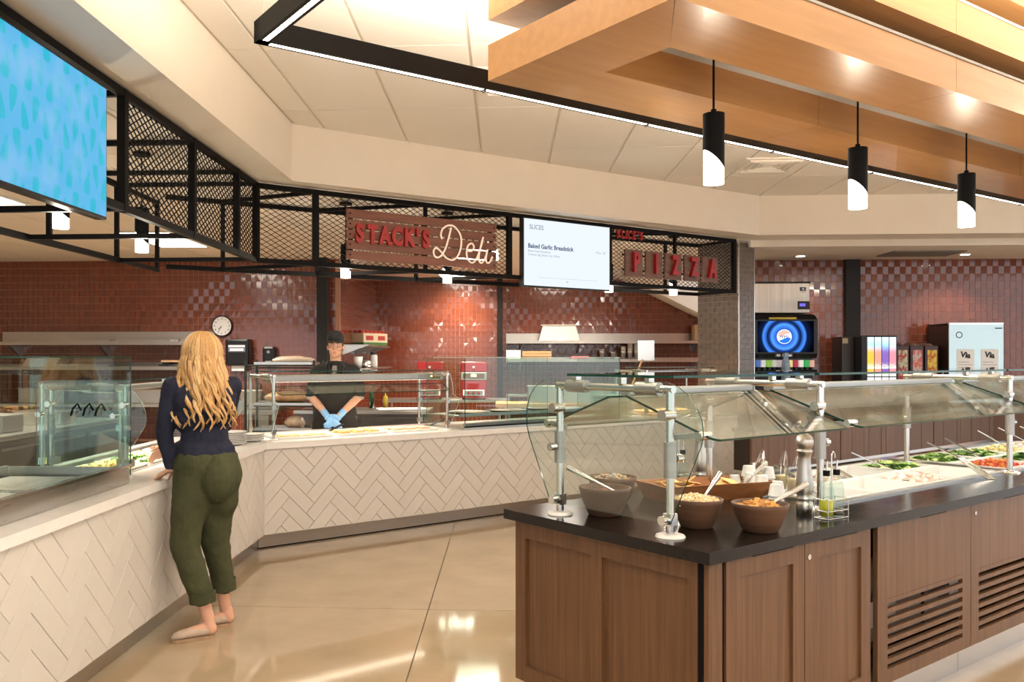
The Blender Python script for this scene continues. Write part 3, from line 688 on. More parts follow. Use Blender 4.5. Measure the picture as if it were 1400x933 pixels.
def heap(name, label, cat, x, y, z, w_, d_, h_, mats, n, kind='leaf', sz=.03, mound=0.0):
    mb = MB()
    for _ in range(n):
        a, b = random.uniform(-w_/2, w_/2), random.uniform(-d_/2, d_/2)
        zz = random.uniform(0, h_) + mound*(1-(2*a/w_)**2)*(1-(2*b/d_)**2)
        mi = random.randrange(len(mats)); q = sz*random.uniform(.6, 1.2)
        Mx = Matrix.Translation((a, b, zz)) @ Matrix.Rotation(random.uniform(0, 6.3), 4, 'Z') @ Matrix.Rotation(random.uniform(-.7, .7), 4, 'X')
        if kind == 'leaf': vs, fs = [(-q, -q*.5, 0), (0, -q*.62, q*.25), (q, -q*.3, 0), (q*1.1, q*.35, q*.2), (0, q*.6, -q*.1), (-q, q*.45, q*.2), (0, 0, q*.12)], [(6, 0, 1), (6, 1, 2), (6, 2, 3), (6, 3, 4), (6, 4, 5), (6, 5, 0)]
        elif kind == 'bit': vs, fs = [(-q/2, -q/2, -q/2), (q/2, -q/2, -q/2), (q/2, q/2, -q/2), (-q/2, q/2, -q/2), (-q/2, -q/2, q/2), (q/2, -q/2, q/2), (q/2, q/2, q/2), (-q/2, q/2, q/2)], [(0, 3, 2, 1), (4, 5, 6, 7), (0, 1, 5, 4), (1, 2, 6, 5), (2, 3, 7, 6), (3, 0, 4, 7)]
        mb.add([Mx @ Vector(p) for p in vs], fs, mi)
    mb.box(-w_/2, -d_/2, -.012, w_/2, d_/2, .001, 0)
    o = mb.build(name, mats, None, (x, y, z)); o.rotation_euler = (0, 0, R_(IR)); return tag(o, label, cat, kind='stuff')
LEAF = [mat('leaf_green', (.15, .29, .05), .5), mat('leaf_light', (.40, .50, .16), .5), mat('leaf_dark', (.06, .15, .03), .5)]
PALE = [mat('shredded_pale', (.62, .60, .38), .6), mat('shredded_yellow', (.66, .55, .22), .6)]
WHT = [mat('cottage_white', (.75, .73, .68), .6), mat('pale_pink', (.66, .48, .40), .6)]
ORG = [mat('carrot_orange', (.60, .22, .05), .5), mat('tomato_red', (.45, .06, .03), .4)]
kinds = {(0, 0, 0): None, (0, 0, 1): LEAF, (0, 1, 0): None, (0, 1, 1): WHT, (0, 2, 0): WHT, (0, 2, 1): None, (0, 3, 0): None, (0, 3, 1): LEAF,
         (1, 0, 0): ORG, (1, 0, 1): LEAF, (1, 1, 0): LEAF, (1, 1, 1): LEAF, (1, 2, 0): LEAF, (1, 2, 1): PALE, (1, 3, 0): PALE, (1, 3, 1): WHT}
cname = {id(LEAF): 'green salad leaves', id(PALE): 'pale shredded cheese', id(WHT): 'white and pink diced salad', id(ORG): 'orange and red chopped vegetables'}
ordn = ['first', 'second', 'third', 'fourth']
for wi, (s0, s1) in enumerate((W1, W2)):
    for k in range(4):
        for r in range(2):
            cx, cy = s0+.03+(k+.5)*PW[wi], .297+.333*(r+.5)
            m = kinds[(wi, k, r)]; wh = ('front', 'back')[r]
            what = 'empty' if m is None else 'filled with '+cname[id(m)]
            food_pan(cx, cy, f'white pan, {what.replace("filled with ", "")}, {ordn[k]} in {wh} row of {("near", "far")[wi]} cold well', PW[wi]-.02, .325)
            if m:
                p = at(cx, cy, .845)
                heap('salad_filling', f'{cname[id(m)]} in the {ordn[k]} {wh} pan of the {("near", "far")[wi]} cold well', 'food', *p, PW[wi]-.07, .27, .03, m, 170 if m is LEAF else 140, 'leaf' if m is LEAF else 'bit', .028 if m is LEAF else .017, .045)
def tongs(p, rz, tilt, label, ln=.26):
    t = thing('serving_tongs', label, 'tongs', p, rz, 'serving tongs on the salad bar')
    for sg in (-1, 1):
        pts = [(0, 0, ln*0), (.006*sg, 0, 0), (.018*sg, ln*.3, .0), (.016*sg, ln*.75, 0), (.008*sg, ln, 0)]
        mb = MB()
        for i in range(1, len(pts)-1): mb.bar(pts[i], pts[i+1], .02 if i < 3 else .026, .006)
        mb.xf(Matrix.Rotation(tilt, 4, 'X')).build('arm', M['chrome'], t)
    return t
for (x, y, z, rz, tl, lb) in ((1.62, .80, .98, 200, -.5, 'chrome tongs resting in the near cold well beside the green leaves'), (2.1, .86, .985, 190, -.45, 'chrome tongs in the middle back pan of the near cold well'),
        (2.5, .86, .985, 215, -.4, 'chrome tongs across the back row near the well divider'), (2.85, .40, .97, 150, -.35, 'chrome tongs lying at the far front corner of the near cold well'),
        (3.45, .86, .99, 195, -.45, 'first chrome tongs standing in the back row of the far cold well'), (3.75, .88, 1.0, 190, -.5, 'second chrome tongs standing in the back row of the far cold well'),
        (4.2, .86, 1.03, 215, -.55, 'third chrome tongs standing in the leaves of the far cold well'), (4.6, .88, 1.03, 210, -.5, 'fourth chrome tongs standing in the back row of the far cold well'), (5.0, .88, 1.02, 200, -.45, 'fifth chrome tongs at the far end of the far cold well')):
    tongs(at(x, y, z), IR+rz, tl, lb)

# sneeze guard on the island
def pane(par, poly, d, th, name='glass_pane', mats=None, axis='x'):
    """flat pane: poly in (a,b); extruded th along the local axis at d"""
    mats = mats or [M['glass'], M['edge']]
    n = len(poly)
    f = {'x': lambda a, b, c: (c, a, b), 'y': lambda a, b, c: (a, c, b), 'z': lambda a, b, c: (a, b, c)}[axis]
    vs = [f(a, b, d) for a, b in poly]+[f(a, b, d+th) for a, b in poly]
    mb = MB().add(vs, [tuple(range(n-1, -1, -1)), tuple(range(n, 2*n))], 0).add(vs, [(i, (i+1) % n, n+(i+1) % n, n+i) for i in range(n)], 1)
    return mb.build(name, mats, par)
def slope_pane(par, s0, s1, p0, p1, th=.009, name='glass_pane', mats=None, rad=.035):
    """pane leaning from (t,z) p0 (low edge) to p1 (high edge), rounded low corners"""
    a, b = Vector((0, *p0)), Vector((0, *p1)); d = (b-a); ln = d.length; d.normalize(); nn = Vector((0, -d.z, d.y))
    arc = lambda cx, cy, a0: [(cx+rad*cos(a0+pi/2*k/5), cy+rad*sin(a0+pi/2*k/5)) for k in range(6)]
    poly = arc(s0+rad, rad, pi)+arc(s1-rad, rad, 1.5*pi)+[(s1, ln), (s0, ln)]
    n = len(poly); P = lambda q, o: (q[0], *(a+d*q[1]+nn*o)[1:])
    vs = [P(q, 0) for q in poly]+[P(q, th) for q in poly]
    mb = MB().add(vs, [tuple(range(n-1, -1, -1)), tuple(range(n, 2*n))], 0).add(vs, [(i, (i+1) % n, n+(i+1) % n, n+i) for i in range(n)], 1)
    return mb.build(name, mats or [M['glass'], M['edge']], par)
sg = I('sneeze_guard', 'chrome post sneeze guard with clear slanted glass over the salad bar island', 'sneeze guard')
TF, TB = .26, .85
for pi_, s in enumerate((.113, 1.135, 3.15, 5.25)):
    for ty, sgn in ((TF, -1), (TB, 1)):
        o = MB().cyl((s, ty, .881), (s, ty, 1.435), .0155, n=16).build('post', M['chrome'], sg)
        MB().lathe([(0, .012), (.03, .012), (.052, .008), (.056, 0)], (s, ty, .8805), n=24).build('base_disc', M['plastic'] if pi_ == 0 else M['chrome'], o)
        MB().cyl((s, ty, 1.1), (s, ty, 1.235), .024, n=16).build('sleeve', M['zinc'], o)
        MB().cyl((s-.03*sgn, ty, 1.17), (s-.062*sgn, ty, 1.17), .016, n=14).build('clamp_knob', M['chrome'], o)
        MB().cyl((s-.05, ty+.0, 1.335), (s+.012, ty, 1.335), .021, n=14).build('clamp_knob', M['chrome'], o)
        MB().bar((s+.03, ty-sgn*.0, 1.25), (s+.05, ty+sgn*.10, 1.285-.02), .02).bar((s+.05, ty+sgn*.10, 1.265), (s+.05, ty+sgn*.115, 1.225+.035), .03).build('bracket_arm', M['zinc'], o)
        MB().cyl((s+.02, ty+sgn*.11, 1.262), (s+.085, ty+sgn*.11, 1.262), .016, n=12).build('glass_clamp', M['chrome'], o)
        if pi_ == 0:
            MB().cbox((s, ty, .945), (.04, .036, .045)).cyl((s-.02, ty, .945), (s-.052, ty, .945), .018, n=12).build('panel_clip', M['chrome'], o)
    o = MB().cyl((s, TF-.016, 1.43), (s, TB+.016, 1.43), .0155, n=16).build('top_tube', M['chrome'], sg)
    for a in (TF+.05, TB-.16):
        MB().cyl((s, a, 1.43), (s, a+.11, 1.43), .026, n=18).build('swivel_clamp', M['zinc'], o)
    for a in (TF+.1, .5, TB-.1): MB().cbox((s, a, 1.4575), (.03, .022, .026)).build('shelf_support', M['chrome'], o)
endpoly = [(.240, .93), (.10, 1.235), (.092, 1.27), (.097, 1.32), (.118, 1.365), (.155, 1.41), (.2, 1.44), (.25, 1.458), (.31, 1.464), (.86, 1.464), (.93, 1.45), (.985, 1.42), (1.02, 1.375), (1.037, 1.32), (1.037, 1.25), (1.02, 1.2), (.885, .93)]
pane(sg, endpoly, .086, .006, 'end_pane', [M['glass'], M['edge']])
for a, b in ((.165, 1.085), (1.165, 3.11), (3.18, 5.21)):
    slope_pane(sg, a, b, (.10, 1.243), (.53, 1.392), mats=[M['glassr'], M['edge']]); 
    slope_pane(sg, a, b, (1.02, 1.243), (.62, 1.392))
    pane(sg, [(a-.02, .27), (b+.02, .27), (b+.02, .84), (a-.02, .84)], 1.471, .01, 'glass_shelf', axis='z')
    MB().bbox(a+.05, .545, 1.39, b-.03, .60, 1.425, .008).build('light_bar', mat('grey_aluminium', (.44, .44, .44), .35, .7), sg)
    MB().box(a+.08, .555, 1.3895, b-.06, .59, 1.391).build('light_strip', M['led'], sg)
    p = IF((a+b)/2, .57); area('salad_bar_light', (p.x, p.y, 1.38), (b-a-.2, .03), 2.6*(b-a), (1, .9, .78), (0, 0, R_(IR)))

# bowls with contents
def bowl(p, r, h, label, rz=0):
    t = thing('bowl', label, 'bowl', p, rz, 'brown wood-grain bowls')
    MB().lathe([(0, 0), (r*.58, 0), (r*.62, .004), (r*.82, h*.45), (r*.95, h*.85), (r, h), (r-.006, h+.002), (r-.012, h*.97), (r*.78, h*.4), (r*.55, .012), (0, .012)], n=40).build('shell', M['bowl'], t); return t
def bits(name, label, p, r, z, mats, n, sz, mound=.015, flat=1.0):
    mb = MB()
    for _ in range(n):
        rr, an = r*math.sqrt(random.random()), random.uniform(0, 6.28); q = sz*random.uniform(.6, 1.25)
        Mx = Matrix.Translation((rr*cos(an), rr*sin(an), mound*(1-(rr/r)**2)+random.uniform(-.2, .4)*sz)) @ Matrix.Rotation(random.uniform(0, 6.3), 4, 'Z') @ Matrix.Rotation(random.uniform(-.9, .9), 4, 'Y') @ Matrix.Diagonal((1, .62, .55*flat, 1))
        b = MB().box(-q/2, -q/2, -q/2, q/2, q/2, q/2); mb.add([Mx @ Vector(v) for v in b.v], b.f, random.randrange(len(mats)))
    mb.lathe([(0, 0), (r*.98, -.004), (r*.9, -.02)], n=20)
    o = mb.build(name, mats, None, (p[0], p[1], p[2]+z)); return tag(o, label, 'food', kind='stuff')
def spoon(p, d, label, ln=.22):
    t = thing('serving_spoon', label, 'spoon', p); d = Vector(d).normalized()
    a = Vector((0, 0, 0)); e = a+d*ln
    MB().tube([a, a+d*ln*.3, a+d*ln*.6, e], [.005, .006, .009, .011], 10).ell(e, (.011, .011, .011)).build('handle', M['chrome'], t)
    MB().ell((0, 0, -.002), (.026, .03, .008)).build('spoon_bowl', M['chrome'], t)
bp = [at(.255, .725), at(.50, .91), at(.353, .325), at(.48, .125)]
bowl(bp[0], .112, .118, 'brown wood-grain bowl at the far left of the bar, in front of another bowl')
bowl(bp[1], .112, .122, 'brown wood-grain bowl half hidden behind the front left bowl')
bowl(bp[2], .103, .112, 'brown wood-grain bowl of pale grated cheese beside the front chrome post')
bowl(bp[3], .108, .108, 'brown wood-grain bowl of golden croutons beside the tall pepper mill')
bits('bacon_bits', 'dark red crumbs in the front left bowl', bp[0], .085, .085, [mat('bacon_dark', (.16, .05, .03), .6), mat('bacon_red', (.25, .09, .05), .6)], 160, .012)
bits('mixed_nuts', 'mixed nuts and fruit in the bowl half hidden behind the front left bowl', bp[1], .09, .10, [mat('nut_tan', (.5, .33, .16), .5), mat('nut_grey', (.35, .33, .33), .4), mat('nut_dark', (.2, .1, .06), .5)], 90, .026, .014)
bits('grated_cheese', 'pale grated cheese heaped in the bowl beside the front chrome post', bp[2], .088, .097, [mat('cheese_pale', (.78, .56, .30), .6), mat('cheese_light', (.84, .66, .42), .6)], 420, .018, .02, .5)
bits('croutons', 'golden crouton cubes in the bowl beside the tall pepper mill', bp[3], .076, .086, [mat('crouton_gold', (.58, .30, .07), .6), mat('crouton_brown', (.42, .19, .05), .6)], 60, .027, .014)
def up(p, dx, dy, dz): return (p[0]+dx, p[1]+dy, p[2]+dz)
spoon(up(bp[0], .04, .0, .10), (-.8, .25, .38), 'chrome spoon leaning left out of the front left bowl')
spoon(up(bp[2], .03, .03, .105), (.45, .25, .55), 'chrome spoon handle standing in the grated cheese', .13)
spoon(up(bp[3], .03, .0, .098), (.80, .30, .36), 'chrome spoon leaning right out of the crouton bowl', .19)
# wooden trays with crackers
def tray(p, rz, lx, ly, h, label):
    t = thing('wooden_tray', label, 'tray', p, rz); f = .03
    b, a = (lx/2-f, ly/2-f), (lx/2, ly/2); th = .01
    MB().box(-b[0], -b[1], 0, b[0], b[1], .01).build('bottom', M['traywood'], t)
    for x0, y0, x1, y1, n_ in ((-1, -1, 1, -1, 0), (1, -1, 1, 1, 1), (1, 1, -1, 1, 2), (-1, 1, -1, -1, 3)):
        lo = [(x0*b[0], y0*b[1], 0), (x1*b[0], y1*b[1], 0)]; hi = [(x1*a[0], y1*a[1], h), (x0*a[0], y0*a[1], h)]
        ins = lambda q, k=th: (q[0]-(k if q[0] > 0 else -k), q[1]-(k if q[1] > 0 else -k), q[2])
        o = lo+hi; i_ = [ins(q) for q in o]
        MB().add(o+i_, [(0, 1, 2, 3), (7, 6, 5, 4), (3, 2, 6, 7), (0, 4, 5, 1), (1, 5, 6, 2), (0, 3, 7, 4)]).build('side', M['traywood'], t)
    return t
tp = at(.99, .76); 
tray(tp, IR-17, .62, .27, .078, 'long acacia wood tray with flared sides holding crackers, behind the cheese bowl')
CR = mat('cracker', (.72, .46, .17), .6); TF_ = frame(tp, IR-17)
cm = MB().bbox(-.04, -.04, -.002, .04, .04, .002, .0015).mesh('cracker', CR)
for k in range(9):
    p = TF_(-.24+.018*k, random.uniform(-.05, .05)); o = bpy.data.objects.new('cracker', cm); COL.objects.link(o); o.location = (p.x, p.y, .93+.006*(k % 3)+.004*k*.5); o.rotation_euler = (random.uniform(-.4, .4), random.uniform(.25, .7), random.uniform(0, 3))
    tag(o, NTH[k].replace('lowest', 'first')+' golden cracker from the left in the heap at the left tray end', 'cracker', 'crackers heaped in the tray')
for k in range(3):
    p = TF_(.10+.03*k, .02); o = bpy.data.objects.new('cracker', cm); COL.objects.link(o); o.location = (p.x, p.y, .92+.012*k); o.rotation_euler = (.2, -.25, k)
    tag(o, ('lowest', 'middle', 'topmost')[k]+' golden cracker of the three lying in the middle of the acacia tray', 'cracker', 'crackers in the middle of the tray')
p = TF_(.22, .0, 0); spoon((p.x, p.y, .935), (.55, .25, .42), 'metal tongs handle sticking out of the right end of the acacia tray', .16)
# portion cups, upside down in stacks
cupm = MB().lathe([(.036, 0), (.037, .004), (.034, .006), (.026, .052), (.024, .056), (0, .056)], n=20).mesh('cup', M['milky'])
for (x, y, n, lb) in ((1.27, .80, 2, 'in the short stack nearest the acacia tray'), (1.33, .76, 4, 'in the tall stack second from the acacia tray'), (1.26, .70, 3, 'in the front stack between the tray and the jugs'), (1.36, .67, 4, 'in the tall stack just left of the dressing jugs'), (1.22, .61, 3, 'in the front stack behind the crouton bowl'), (1.24, .54, 2, 'in the short stack behind the crouton bowl'), (1.15, .49, 2, 'in the low stack closest to the pepper mill')):
    for k in range(n):
        o = bpy.data.objects.new('portion_cup', cupm); COL.objects.link(o); o.location = at(x, y, .8805+k*.023)
        tag(o, ('topmost' if k == n-1 else ('bottom', 'second', 'third')[k])+' upside-down translucent cup '+lb, 'cup', 'portion cups stacked upside down')
def jug(p, rz, label):
    t = thing('dressing_jug', label, 'jug', p, rz)
    MB().lathe([(0, .004), (.036, .004), (.044, .12), (.046, .122), (.042, .12), (.034, .01), (0, .01)], n=20).build('body', M['clearp'], t)
    MB().lathe([(0, .011), (.033, .011), (.038, .075), (0, .077)], n=20).build('dressing', mat('dressing_cream', (.75, .62, .36), .4), t)
    MB().tube([(.03, 0, .115), (.05, 0, .135), (.075, 0, .17), (.09, 0, .19)], [.024, .02, .011, .004], 8, caps=False).build('spout', M['clearp'], t)
jug(at(1.48, .80), 60, 'clear dressing jug with pointed spout behind the stacked cups, left one')
jug(at(1.46, .66), 60, 'clear dressing jug with pointed spout behind the stacked cups, middle one')
jug(at(1.40, .55), 60, 'clear dressing jug half hidden by the pepper mill')
# pepper mills and cruets
SAT = mat('satin_steel', (.52, .49, .45), .33, 1.0)
def mill(p, label):
    t = thing('pepper_mill', label, 'pepper mill', p)
    MB().lathe([(0, 0), (.034, 0), (.035, .03), (.034, .05), (.029, .056), (.034, .064), (.034, .07), (.03, .076), (.034, .09), (.037, .12), (.034, .16), (.027, .2), (.025, .235), (.028, .26), (.033, .266), (.033, .274), (.026, .278)], n=28).build('body', SAT, t)
    MB().lathe([(.026, .278), (.03, .284), (.036, .298), (.037, .312), (.032, .33), (.018, .342), (.0, .346)], n=28).build('head', SAT, t)
mill(at(.952, .225), 'tall turned steel pepper mill standing beside the oil cruets at the front edge')
mill(at(1.22, .97), 'tall turned steel pepper mill at the back edge behind the front chrome post')
def caddy(p, rz, label, oil):
    t = thing('cruet_caddy', label, 'cruet set', p, rz, 'oil and vinegar cruet sets'); w_ = M['chrome']
    fr = MB()
    for z in (.004, .035, .082):
        pts = [(-.066, -.032, z), (.066, -.032, z), (.066, .032, z), (-.066, .032, z), (-.066, -.032, z)]
        for a, b in zip(pts, pts[1:]): fr.cyl(a, b, .0018, n=6)
    for x, y in ((-.066, -.032), (.066, -.032), (.066, .032), (-.066, .032)): fr.cyl((x, y, 0), (x, y, .084), .0018, n=6)
    fr.cyl((-.066, 0, .004), (.066, 0, .004), .0018, n=6); fr.build('wire_frame', w_, t)
    MB().tube([(0, 0, .004), (0, 0, .255), (.004, 0, .27), (.012, 0, .276), (.02, 0, .268), (.022, 0, .25)], .003, 8).build('carry_handle', w_, t)
    for k, x in enumerate((-.033, .033)):
        b = MB().lathe([(0, .006), (.027, .006), (.029, .012), (.029, .125), (.024, .145), (.013, .16), (.012, .18)], (x, 0, 0), n=20).build('bottle', M['glassg'], t)
        MB().lathe([(0, .012), (.026, .012), (.026, .075 if k == 0 else .03), (0, .077 if k == 0 else .031)], (x, 0, 0), n=18).build('liquid', mat('olive_oil', (.52, .46, .02), .1, emit=None) if oil and k == 0 else mat('vinegar', (.10, .07, .05), .1), b)
        MB().cyl((x, 0, .178), (x, 0, .2), .014, n=14).build('stopper', M['black'], b)
        MB().cyl((x, 0, .2), (x+.006, 0, .24), .004, .0025, n=8).build('pour_spout', w_, b)
caddy(at(.955, .105), IR-6, 'wire caddy with yellow oil and vinegar bottles at the front edge of the bar', True)
caddy(at(1.06, .98), IR, 'wire caddy with clear glass bottles at the back edge behind the front chrome post', False)
# plate stack
pm_ = MB().lathe([(0, .004), (.07, .004), (.105, .014), (.11, .018), (.106, .018), (.07, .009), (0, .008)], n=28).mesh('plate', M['plastic'])
for k in range(15):
    o = bpy.data.objects.new('plate', pm_); COL.objects.link(o); o.location = at(5.62, .92, .8805+k*.018); tag(o, NTH[k]+' white plate from the bottom of the tall stack at the far bar end', 'plate', 'white plates stacked on the bar')
# ------------------------------------------------------------------ equipment on the left counter (local x = room Y, local y = into the kitchen)
LO = (-1.95, 0, 0)
def LC(name, label, cat, group=None): return thing(name, label, cat, LO, 90, group)
def lp(y, t, z=.861): return (-1.95-t, y, z)
t = LC('cold_display_case', 'low glass-fronted cold display case at the left edge, in front of the standing woman', 'display case')
MB().box(1.2, .11, .862, 4.62, .125, .955).box(1.2, .115, .862, 4.62, .80, .872).box(4.605, .125, .872, 4.62, .8, .95).box(1.2, .785, .872, 4.605, .80, .955).build('base_frame', M['steel'], t)
MB().box(1.2, .095, .955, 4.62, .135, .97).build('front_rail', M['chrome'], t)
for k in range(6): MB().box(1.25+k*.56, .16, .873, 1.77+k*.56, .76, .9).box(1.27+k*.56, .18, .9, 1.75+k*.56, .74, .905).build('deck_tray', M['steelh'], t)
pane(t, [(1.2, .885), (4.77, .885), (4.77, 1.545), (1.2, 1.545)], .165, .008, 'front_pane', [M['glassg'], M['edge']], 'y')
pane(t, [(1.2, .165), (4.77, .165), (4.77, .7), (1.2, .7)], 1.547, .008, 'top_pane', [M['glassg'], M['edge']], 'z')
def guard(t, s_l, s_r, tf, tb, ztop, disc=True, ends=(True, True)):
    for i, s in enumerate((s_l, s_r)):
        for a in (tf, tb):
            o = MB().cyl((s, a, .862), (s, a, ztop), .0145, n=14).build('post', M['chrome'], t)
            MB().lathe([(0, .012), (.035, .01), (.042, 0)], (s, a, .8615), n=18).build('base_disc', M['plastic'], o)
            MB().cbox((s, a, 1.13), (.04, .04, .035)).cbox((s, a, .93), (.036, .036, .04)).build('pane_clip', M['chrome'], o)
        o = MB().cyl((s, tf-.014, ztop-.015), (s, tb+.014, ztop-.015), .0145, n=14).build('top_tube', M['chrome'], t)
        MB().cyl((s, tf+.08, ztop-.015), (s, tf+.2, ztop-.015), .024, n=14).build('swivel_clamp', M['zinc'], o)
    return t
def endpane(t, s, tf, tb, ztop, arc=.22, mats=None):
    pts = [(tb, .9), (tb, ztop+.02), (tf+.05, ztop+.02)]
    for k in range(1, 9): an = pi/2*k/8; pts.append((tf+.05-arc*sin(an), ztop+.02-.22*(1-cos(an))))
    pts += [(tf-.16, ztop-.24), (tf-.02, .92)]
    pane(t, pts[::-1], s, .007, 'end_pane', mats or [M['glass'], M['edgel']])
t = LC('end_sneeze_guard', 'two-post chrome guard with clear end pane ending the cold display case', 'sneeze guard')
for a, ym in ((.21, 4.8), (.70, 4.9)):
    o = MB().cyl((ym, a, .862), (ym, a, 1.385), .0155, n=14).build('post', M['chrome'], t)
    MB().lathe([(0, .012), (.035, .01), (.042, 0)], (ym, a, .8615), n=18).build('base_disc', M['plastic'], o)
    MB().cyl((ym, a, 1.1), (ym, a, 1.22), .022, n=14).cbox((ym, a-.02, .95), (.045, .05, .04)).build('sleeve', M['zinc'], o)
    MB().cyl((ym-.05, a, 1.28), (ym+.01, a, 1.28), .018, n=12).cyl((ym-.06, a+.05, 1.22), (ym-.01, a+.05, 1.22), .016, n=12).build('clamp_knob', M['chrome'], o)
o = MB().cyl((4.8, .195, 1.37), (4.9, .715, 1.37), .0155, n=14).build('top_tube', M['chrome'], t); MB().cyl((4.815, .28, 1.37), (4.845, .42, 1.37), .026, n=14).build('swivel_clamp', M['zinc'], o)
pane(t, [(.17, .9), (.72, .9), (.72, 1.38), (.70, 1.415), (.66, 1.42), (.17, 1.42)][::-1], 4.77, .007, 'end_pane', [M['glassg'], M['edge']])
for k in range(3): MB().tube([(4.74, .30+.07*k, 1.25), (4.735, .32+.07*k, 1.29), (4.74, .35+.07*k, 1.26), (4.74, .36+.07*k, 1.22)], .006, 6).build('hook', M['black'], t)
t = LC('sneeze_guard', 'clear sneeze guard with arched end panes over the serving pans beside the standing woman', 'sneeze guard')
guard(t, 5.02, 6.86, .34, .82, 1.39); endpane(t, 4.985, .34, .82, 1.38); endpane(t, 6.885, .34, .82, 1.38)
pane(t, [(5.05, .36), (6.83, .36), (6.83, .8), (5.05, .8)], 1.405, .008, 'glass_shelf', [M['glass'], M['edge']], 'z')
MB().bbox(5.1, .52, 1.335, 6.78, .62, 1.37, .006).build('heat_lamp_bar', M['zinc'], t); MB().box(5.12, .54, 1.3342, 6.76, .6, 1.336).build('heat_strip', M['heat'], t)
area('hood_light', (-2.52, 5.94, 1.325), (.05, 1.6), 14, WARM, spread=100)
t = LC('hot_well', 'recessed steel serving well in the left counter beside the standing woman', 'serving well')
MB().box(5.004, .304, .77, 6.746, .846, .776).box(5.004, .304, .776, 5.012, .846, .862).box(6.738, .304, .776, 6.746, .846, .862).box(5.012, .304, .776, 6.738, .312, .862).box(5.012, .838, .776, 6.738, .846, .862).build('basin', M['steel'], t)
MB().box(4.99, .29, .8605, 6.76, .304, .866).box(4.99, .846, .8605, 6.76, .86, .866).box(4.99, .304, .8605, 5.004, .846, .866).box(6.746, .304, .8605, 6.76, .846, .866).build('rim', M['steel'], t)
def serving_pan(y, tt, lab, w_=.3, d_=.4, z=.778, h=.085):
    t = thing('serving_pan', lab, 'pan', lp(y, tt, z), 90); a, b = w_/2, d_/2
    MB().box(-a, -b, 0, a, b, .004).box(-a, -b, .004, -a+.006, b, h).box(a-.006, -b, .004, a, b, h).box(-a+.006, -b, .004, a-.006, -b+.006, h).box(-a+.006, b-.006, .004, a-.006, b, h).build('shell', M['plastic'], t); return t
YEL = [mat('egg_yellow', (.80, .55, .16), .5), mat('egg_pale', (.85, .68, .32), .5)]
for k, (y, lb, mm) in enumerate(((5.3, 'yellow food', YEL), (5.68, 'cut greens', LEAF), (6.06, 'pale shreds', PALE), (6.44, 'orange vegetables', ORG))):
    serving_pan(y, .56, f'white serving pan of {lb}, {ordn[k]} from the camera in the left counter well')
    heap('serving_food', f'{lb} in the {ordn[k]} pan of the left counter well', 'food', *lp(y, .56, .835), .27, .27, .02, mm, 90, 'bit', .03, .03)
# ------------------------------------------------------------------ equipment on the back counter
BO = (-1.95, 6.85, 0); BF = frame(BO, 40.2)
def BC(name, label, cat, group=None): return thing(name, label, cat, BO, 40.2, group)
def bp_(s, tt, z=.861): p = BF(s, tt, z); return (p.x, p.y, p.z)
t = BC('sneeze_guard', 'chrome post sneeze guard with long grey lamp bar in front of the man in black', 'sneeze guard')
guard(t, .17, 1.96, .17, .64, 1.405); endpane(t, .14, .17, .64, 1.4, .1); endpane(t, 1.99, .17, .64, 1.4, .1)
pane(t, [(.2, .2), (1.93, .2), (1.93, .62), (.2, .62)], 1.425, .008, 'glass_shelf', [M['glass'], M['edge']], 'z')
slope_pane(t, .19, 1.94, (.10, 1.235), (.22, 1.30), .008)
MB().bbox(.24, .38, 1.335, 1.92, .50, 1.40, .012).build('heat_lamp_bar', M['zinc'], t); MB().box(.28, .40, 1.3342, 1.88, .48, 1.337).build('heat_strip', M['heat'], t)
p = BF(1.08, .44); area('hood_light', (p.x, p.y, 1.325), (1.6, .07), 13, (1, .82, .6), (0, 0, R_(40.2)), 100)
BREAD = [mat('bread_gold', (.62, .36, .14), .6), mat('bread_pale', (.74, .52, .26), .6)]
def food_tray(s, tt, lab, w_=.5, d_=.34, m_=None):
    t = thing('serving_tray', lab, 'tray', bp_(s, tt), 40.2); a, b = w_/2, d_/2
    MB().bbox(-a, -b, 0, a, b, .008, .003).box(-a, -b, .008, a, -b+.012, .02).box(-a, b-.012, .008, a, b, .02).box(-a, -b+.012, .008, -a+.012, b-.012, .02).box(a-.012, -b+.012, .008, a, b-.012, .02).build('shell', m_ or M['plastic'], t); return t
food_tray(.48, .34, 'white food tray at the left end of the deli counter below the lamp bar'); food_tray(1.04, .34, 'white food tray in the middle of the deli counter below the lamp bar'); food_tray(1.6, .34, 'white food tray at the right end of the deli counter below the lamp bar')
SLC = MB().bbox(-.05, -.036, 0, .05, .036, .028, .01); sl_me = SLC.mesh('sandwich', BREAD[0]); sl_me2 = MB().bbox(-.06, -.04, 0, .06, .04, .022, .009).mesh('flatbread', BREAD[1]); sl_me3 = MB().bbox(-.05, -.04, 0, .05, .04, .024, .009).mesh('sandwich', mat('salmon_filling', (.62, .32, .2), .5))
for k, (s0, me_, nm, lb) in enumerate(((.48, sl_me2, 'flatbread', 'pale flatbread piece on the left tray of the deli counter'), (1.04, sl_me, 'sandwich', 'golden toasted sandwich on the middle tray of the deli counter'), (1.6, sl_me3, 'sandwich', 'pink-topped open sandwich on the right tray of the deli counter'))):
    for i in range(3):
        for j in range(2):
            o = bpy.data.objects.new(nm, me_); COL.objects.link(o); o.location = bp_(s0-.15+.15*i, .26+.13*j, .8705); o.rotation_euler = (0, 0, R_(40.2)+random.uniform(-.3, .3))
            tag(o, ('left', 'middle', 'right')[i]+' '+('front', 'back')[j]+' '+lb, 'food', lb.split(' on ')[0]+'s on the deli counter')
